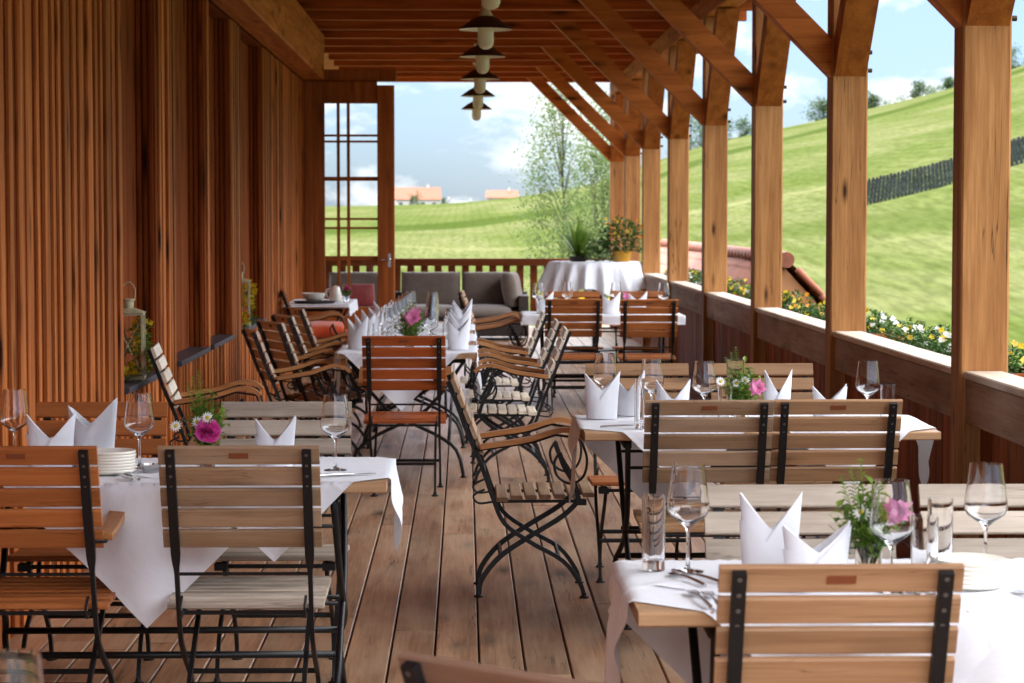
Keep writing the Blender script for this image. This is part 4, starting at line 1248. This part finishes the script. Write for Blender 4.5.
for i,(px,hh) in enumerate(crest):
    Y = 216; X = (px-464)/2300*Y
    lab = ['tall dark tree on the hill crest, leftmost of the crest row','dark tree beside the tallest one on the hill crest','bushy tree on the crest seen between two posts','low round tree on the crest, right of the bushy one',
           'dark tree on the skyline left of the second post','small round tree next to the dark skyline tree','smallest of the three trees left of the second post','tree just right of the second post on the skyline',
           'low shrub right of the second post on the skyline','solitary dark round tree on the bare crest','small shrub on the crest left of the front post','tree on the crest right of the front post'][i]
    tree(X, Y, hh*.42, hh*.26, lab, 30+i, 620, 'farleaf', False, .26, trunk_h=.05, clumps=9)
def shrubs():
    r = random.Random(8); mb = MB()
    for k in range(60):
        px = r.choice([r.uniform(925,955), r.uniform(600,700), r.uniform(835,905), r.uniform(955,1100)])
        Y = 217+r.uniform(-2,3); X = (px-464)/2300*Y; z = ground(X,Y)
        for q in range(26):
            mb.leaf((X+r.gauss(0,.35),Y+r.gauss(0,.35),z+abs(r.gauss(.2,.32))), (r.uniform(-1,1),r.uniform(-1,1),r.uniform(-.3,1)), .22, .14)
    tag(mb.build('crest_undergrowth', M['farleaf']), 'scrubby undergrowth along the hill crest', 'undergrowth', None, 'stuff')
shrubs()
def farmhouse(px, Y, w, d, hw, hr, label, roofm='terrap', rz=0):
    X = (px-464)/2300*Y; z = ground(X,Y)-.6
    t = thing('farmhouse', label, 'house', (X,Y,z), R(rz), 'farmhouses on the skyline')
    mb = MB(); mb.box(-w/2,w/2,-d/2,d/2,0,hw); mb.build('wall', M['render'], t)
    mb = MB(); e = .5
    mb.add([(-w/2-e,-d/2-e,hw-.2),(w/2+e,-d/2-e,hw-.2),(w/2+e,d/2+e,hw-.2),(-w/2-e,d/2+e,hw-.2),(-w/2-e*.3,0,hw+hr),(w/2+e*.3,0,hw+hr)],
           [(0,1,5,4),(2,3,4,5),(1,2,5),(3,0,4),(3,2,1,0)]); rf = mb.build('roof', M[roofm], t)
    mb = MB(); mb.box(w*.2,w*.2+.7,-.35,.35,hw+hr*.5,hw+hr+.7); mb.build('chimney', M['render'], rf)
    for k in range(4):
        x = -w/2+w*(k+.5)/4; mb = MB(); mb.box(x-.5,x+.5,-d/2-.05,-d/2-.002,hw*.35,hw*.75); mb.build('window', M['slate'], t)
farmhouse(418,600,11.5,8,3.6,3.0,'white farmhouse with a long pale red roof on the left skyline','terra')
farmhouse(502,640,8.5,7,2.6,1.9,'smaller red roofed farmhouse on the skyline, right of the white one','terra')
farmhouse(462,620,10,6,1.6,1.0,'low dark roofed shed between the two farmhouses on the skyline','slate')
farmhouse(444,615,5,6,2.0,1.3,'small grey roofed barn beside the white farmhouse','slate')
tree(-11.5,560,4.4,2.0,'round green tree in front of the white farmhouse',77,300,'farleaf',False,.6,clumps=7,group='trees by the farmhouses')
tree(-5.0,560,2.6,1.4,'low bush beside the farmhouses on the skyline',78,200,'farleaf',False,.5,clumps=6,group='trees by the farmhouses')

# netted vine rows: a dark band crossing the slope
def nets():
    # band follows the slope between two sight lines but sits on the real ground
    t = thing('vine_netting','dark netted vine rows running in a band across the green slope','netting',(0,0,0))
    NR = 11
    for row in range(NR):
        mb = MB(); q = row/(NR-1)
        ax, ay = 10.8+1.75*q, 62.5+9.5*q; bx, by = 18.2+1.9*q, 56.4+7.2*q
        n = 80
        for i in range(n):
            f = (i+.08+.12*math.sin(i*7.1+row*3))/n; X = ax+(bx-ax)*f; Y = ay+(by-ay)*f
            g = f+.62/n; X2 = ax+(bx-ax)*g; Y2 = ay+(by-ay)*g
            z = ground(X,Y); z2 = ground(X2,Y2); hh = .12+.012*math.sin(i*2.3+row*1.7)
            d = .10
            mb.add([(X,Y-d,z-.05),(X2,Y2-d,z2-.05),(X2,Y2-d*.4,z2+hh),(X,Y-d*.4,z+hh),(X,Y+d,z-.05),(X2,Y2+d,z2-.05),(X2,Y2+d*.4,z2+hh),(X,Y+d*.4,z+hh)],
                   [(0,1,2,3),(7,6,5,4),(3,2,6,7),(0,3,7,4),(1,5,6,2)])
        mb.build('net', M['net'], t)
nets()
# ================================================================== LIGHT
SUN_EL, SUN_AZ = 46, 250     # azimuth measured clockwise from +Y (north)
sv = Vector((math.sin(R(SUN_AZ))*math.cos(R(SUN_EL)), math.cos(R(SUN_AZ))*math.cos(R(SUN_EL)), math.sin(R(SUN_EL))))
sl = bpy.data.lights.new('sun','SUN'); sl.energy = 2.0; sl.angle = R(.5); sl.color = (1,.95,.86)
so = bpy.data.objects.new('sun', sl); COL.objects.link(so); so.rotation_euler = (-sv).to_track_quat('-Z','Y').to_euler()
w = bpy.data.worlds.new('World'); S.world = w; w.use_nodes = True; nt = w.node_tree; L = nt.links.new
bg = nt.nodes['Background']
CLOUD = (5.4,5.5,5.6); SKYC = (.48,.62,.90); OVER_FILL = 5.8
sky = N(nt,'ShaderNodeTexSky'); sky.sky_type = 'NISHITA'; sky.sun_disc = False
sky.sun_elevation = R(SUN_EL); sky.sun_rotation = R(SUN_AZ); sky.altitude = 300; sky.air_density = 1.0; sky.dust_density = 1.2; sky.ozone_density = 1.5
tc = N(nt,'ShaderNodeTexCoord'); mp = N(nt,'ShaderNodeMapping'); mp.inputs['Scale'].default_value = (1,1,2.2); mp.inputs['Location'].default_value=(.35,.0,.06)
L(tc.outputs['Generated'], mp.inputs[0])
nz = N(nt,'ShaderNodeTexNoise'); nz.inputs['Scale'].default_value = 14; nz.inputs['Detail'].default_value = 9; nz.inputs['Roughness'].default_value=.58; nz.inputs['Distortion'].default_value=.25
L(mp.outputs[0], nz.inputs['Vector'])
cr = ramp(nt,[(.47,(0,0,0)),(.55,(.5,.5,.5)),(.66,(1,1,1))]); L(nz.outputs[0], cr.inputs[0])
nz2 = N(nt,'ShaderNodeTexNoise'); nz2.inputs['Scale'].default_value = 2.0; nz2.inputs['Detail'].default_value=3; L(mp.outputs[0], nz2.inputs['Vector'])
cl2 = ramp(nt,[(.35,(.04,.04,.04)),(.65,(.24,.24,.24))]); L(nz2.outputs[0], cl2.inputs[0])
fac = math_(nt,'ADD',cr.outputs[0],cl2.outputs[0],True)
# cloud deck: thin and blue near the far horizon, with unseen bright cloud added overhead to fill the shaded deck
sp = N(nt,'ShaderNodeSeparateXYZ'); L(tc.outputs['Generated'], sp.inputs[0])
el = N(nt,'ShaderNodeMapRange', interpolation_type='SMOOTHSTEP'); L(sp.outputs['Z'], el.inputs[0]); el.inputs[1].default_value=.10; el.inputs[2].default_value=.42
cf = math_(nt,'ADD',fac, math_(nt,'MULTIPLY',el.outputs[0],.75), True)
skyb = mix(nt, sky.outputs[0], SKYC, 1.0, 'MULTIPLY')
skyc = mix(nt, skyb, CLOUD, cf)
gain = N(nt,'ShaderNodeMapRange'); L(el.outputs[0], gain.inputs[0]); gain.inputs[3].default_value = 1.0; gain.inputs[4].default_value = OVER_FILL
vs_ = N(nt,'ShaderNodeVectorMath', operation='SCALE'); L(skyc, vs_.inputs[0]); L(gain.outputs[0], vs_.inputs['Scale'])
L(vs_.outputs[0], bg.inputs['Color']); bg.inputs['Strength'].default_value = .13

# ================================================================== CAMERA
cam = bpy.data.cameras.new('camera'); co = bpy.data.objects.new('camera', cam); COL.objects.link(co)
cam.sensor_width = 36; cam.lens = 2300/1024*36; cam.clip_start = .1; cam.clip_end = 6000
co.location = (0,0,1.515)
yaw = math.atan(48/2300); pit = math.atan(123.5/2300)
co.rotation_euler = (R(90)-pit, 0, -yaw)
cam.dof.use_dof = True; cam.dof.focus_distance = 8.2; cam.dof.aperture_fstop = 8.5
S.camera = co
S.view_settings.view_transform = 'Standard'; S.view_settings.look = 'None'; S.view_settings.gamma = 1
S.view_settings.exposure = 1.0
S.render.engine = 'CYCLES'
c = S.cycles; c.use_denoising = True; c.max_bounces = 10; c.diffuse_bounces = 5; c.glossy_bounces = 4; c.transmission_bounces = 10; c.transparent_max_bounces = 8
c.caustics_reflective = False; c.caustics_refractive = False; c.sample_clamp_indirect = 6
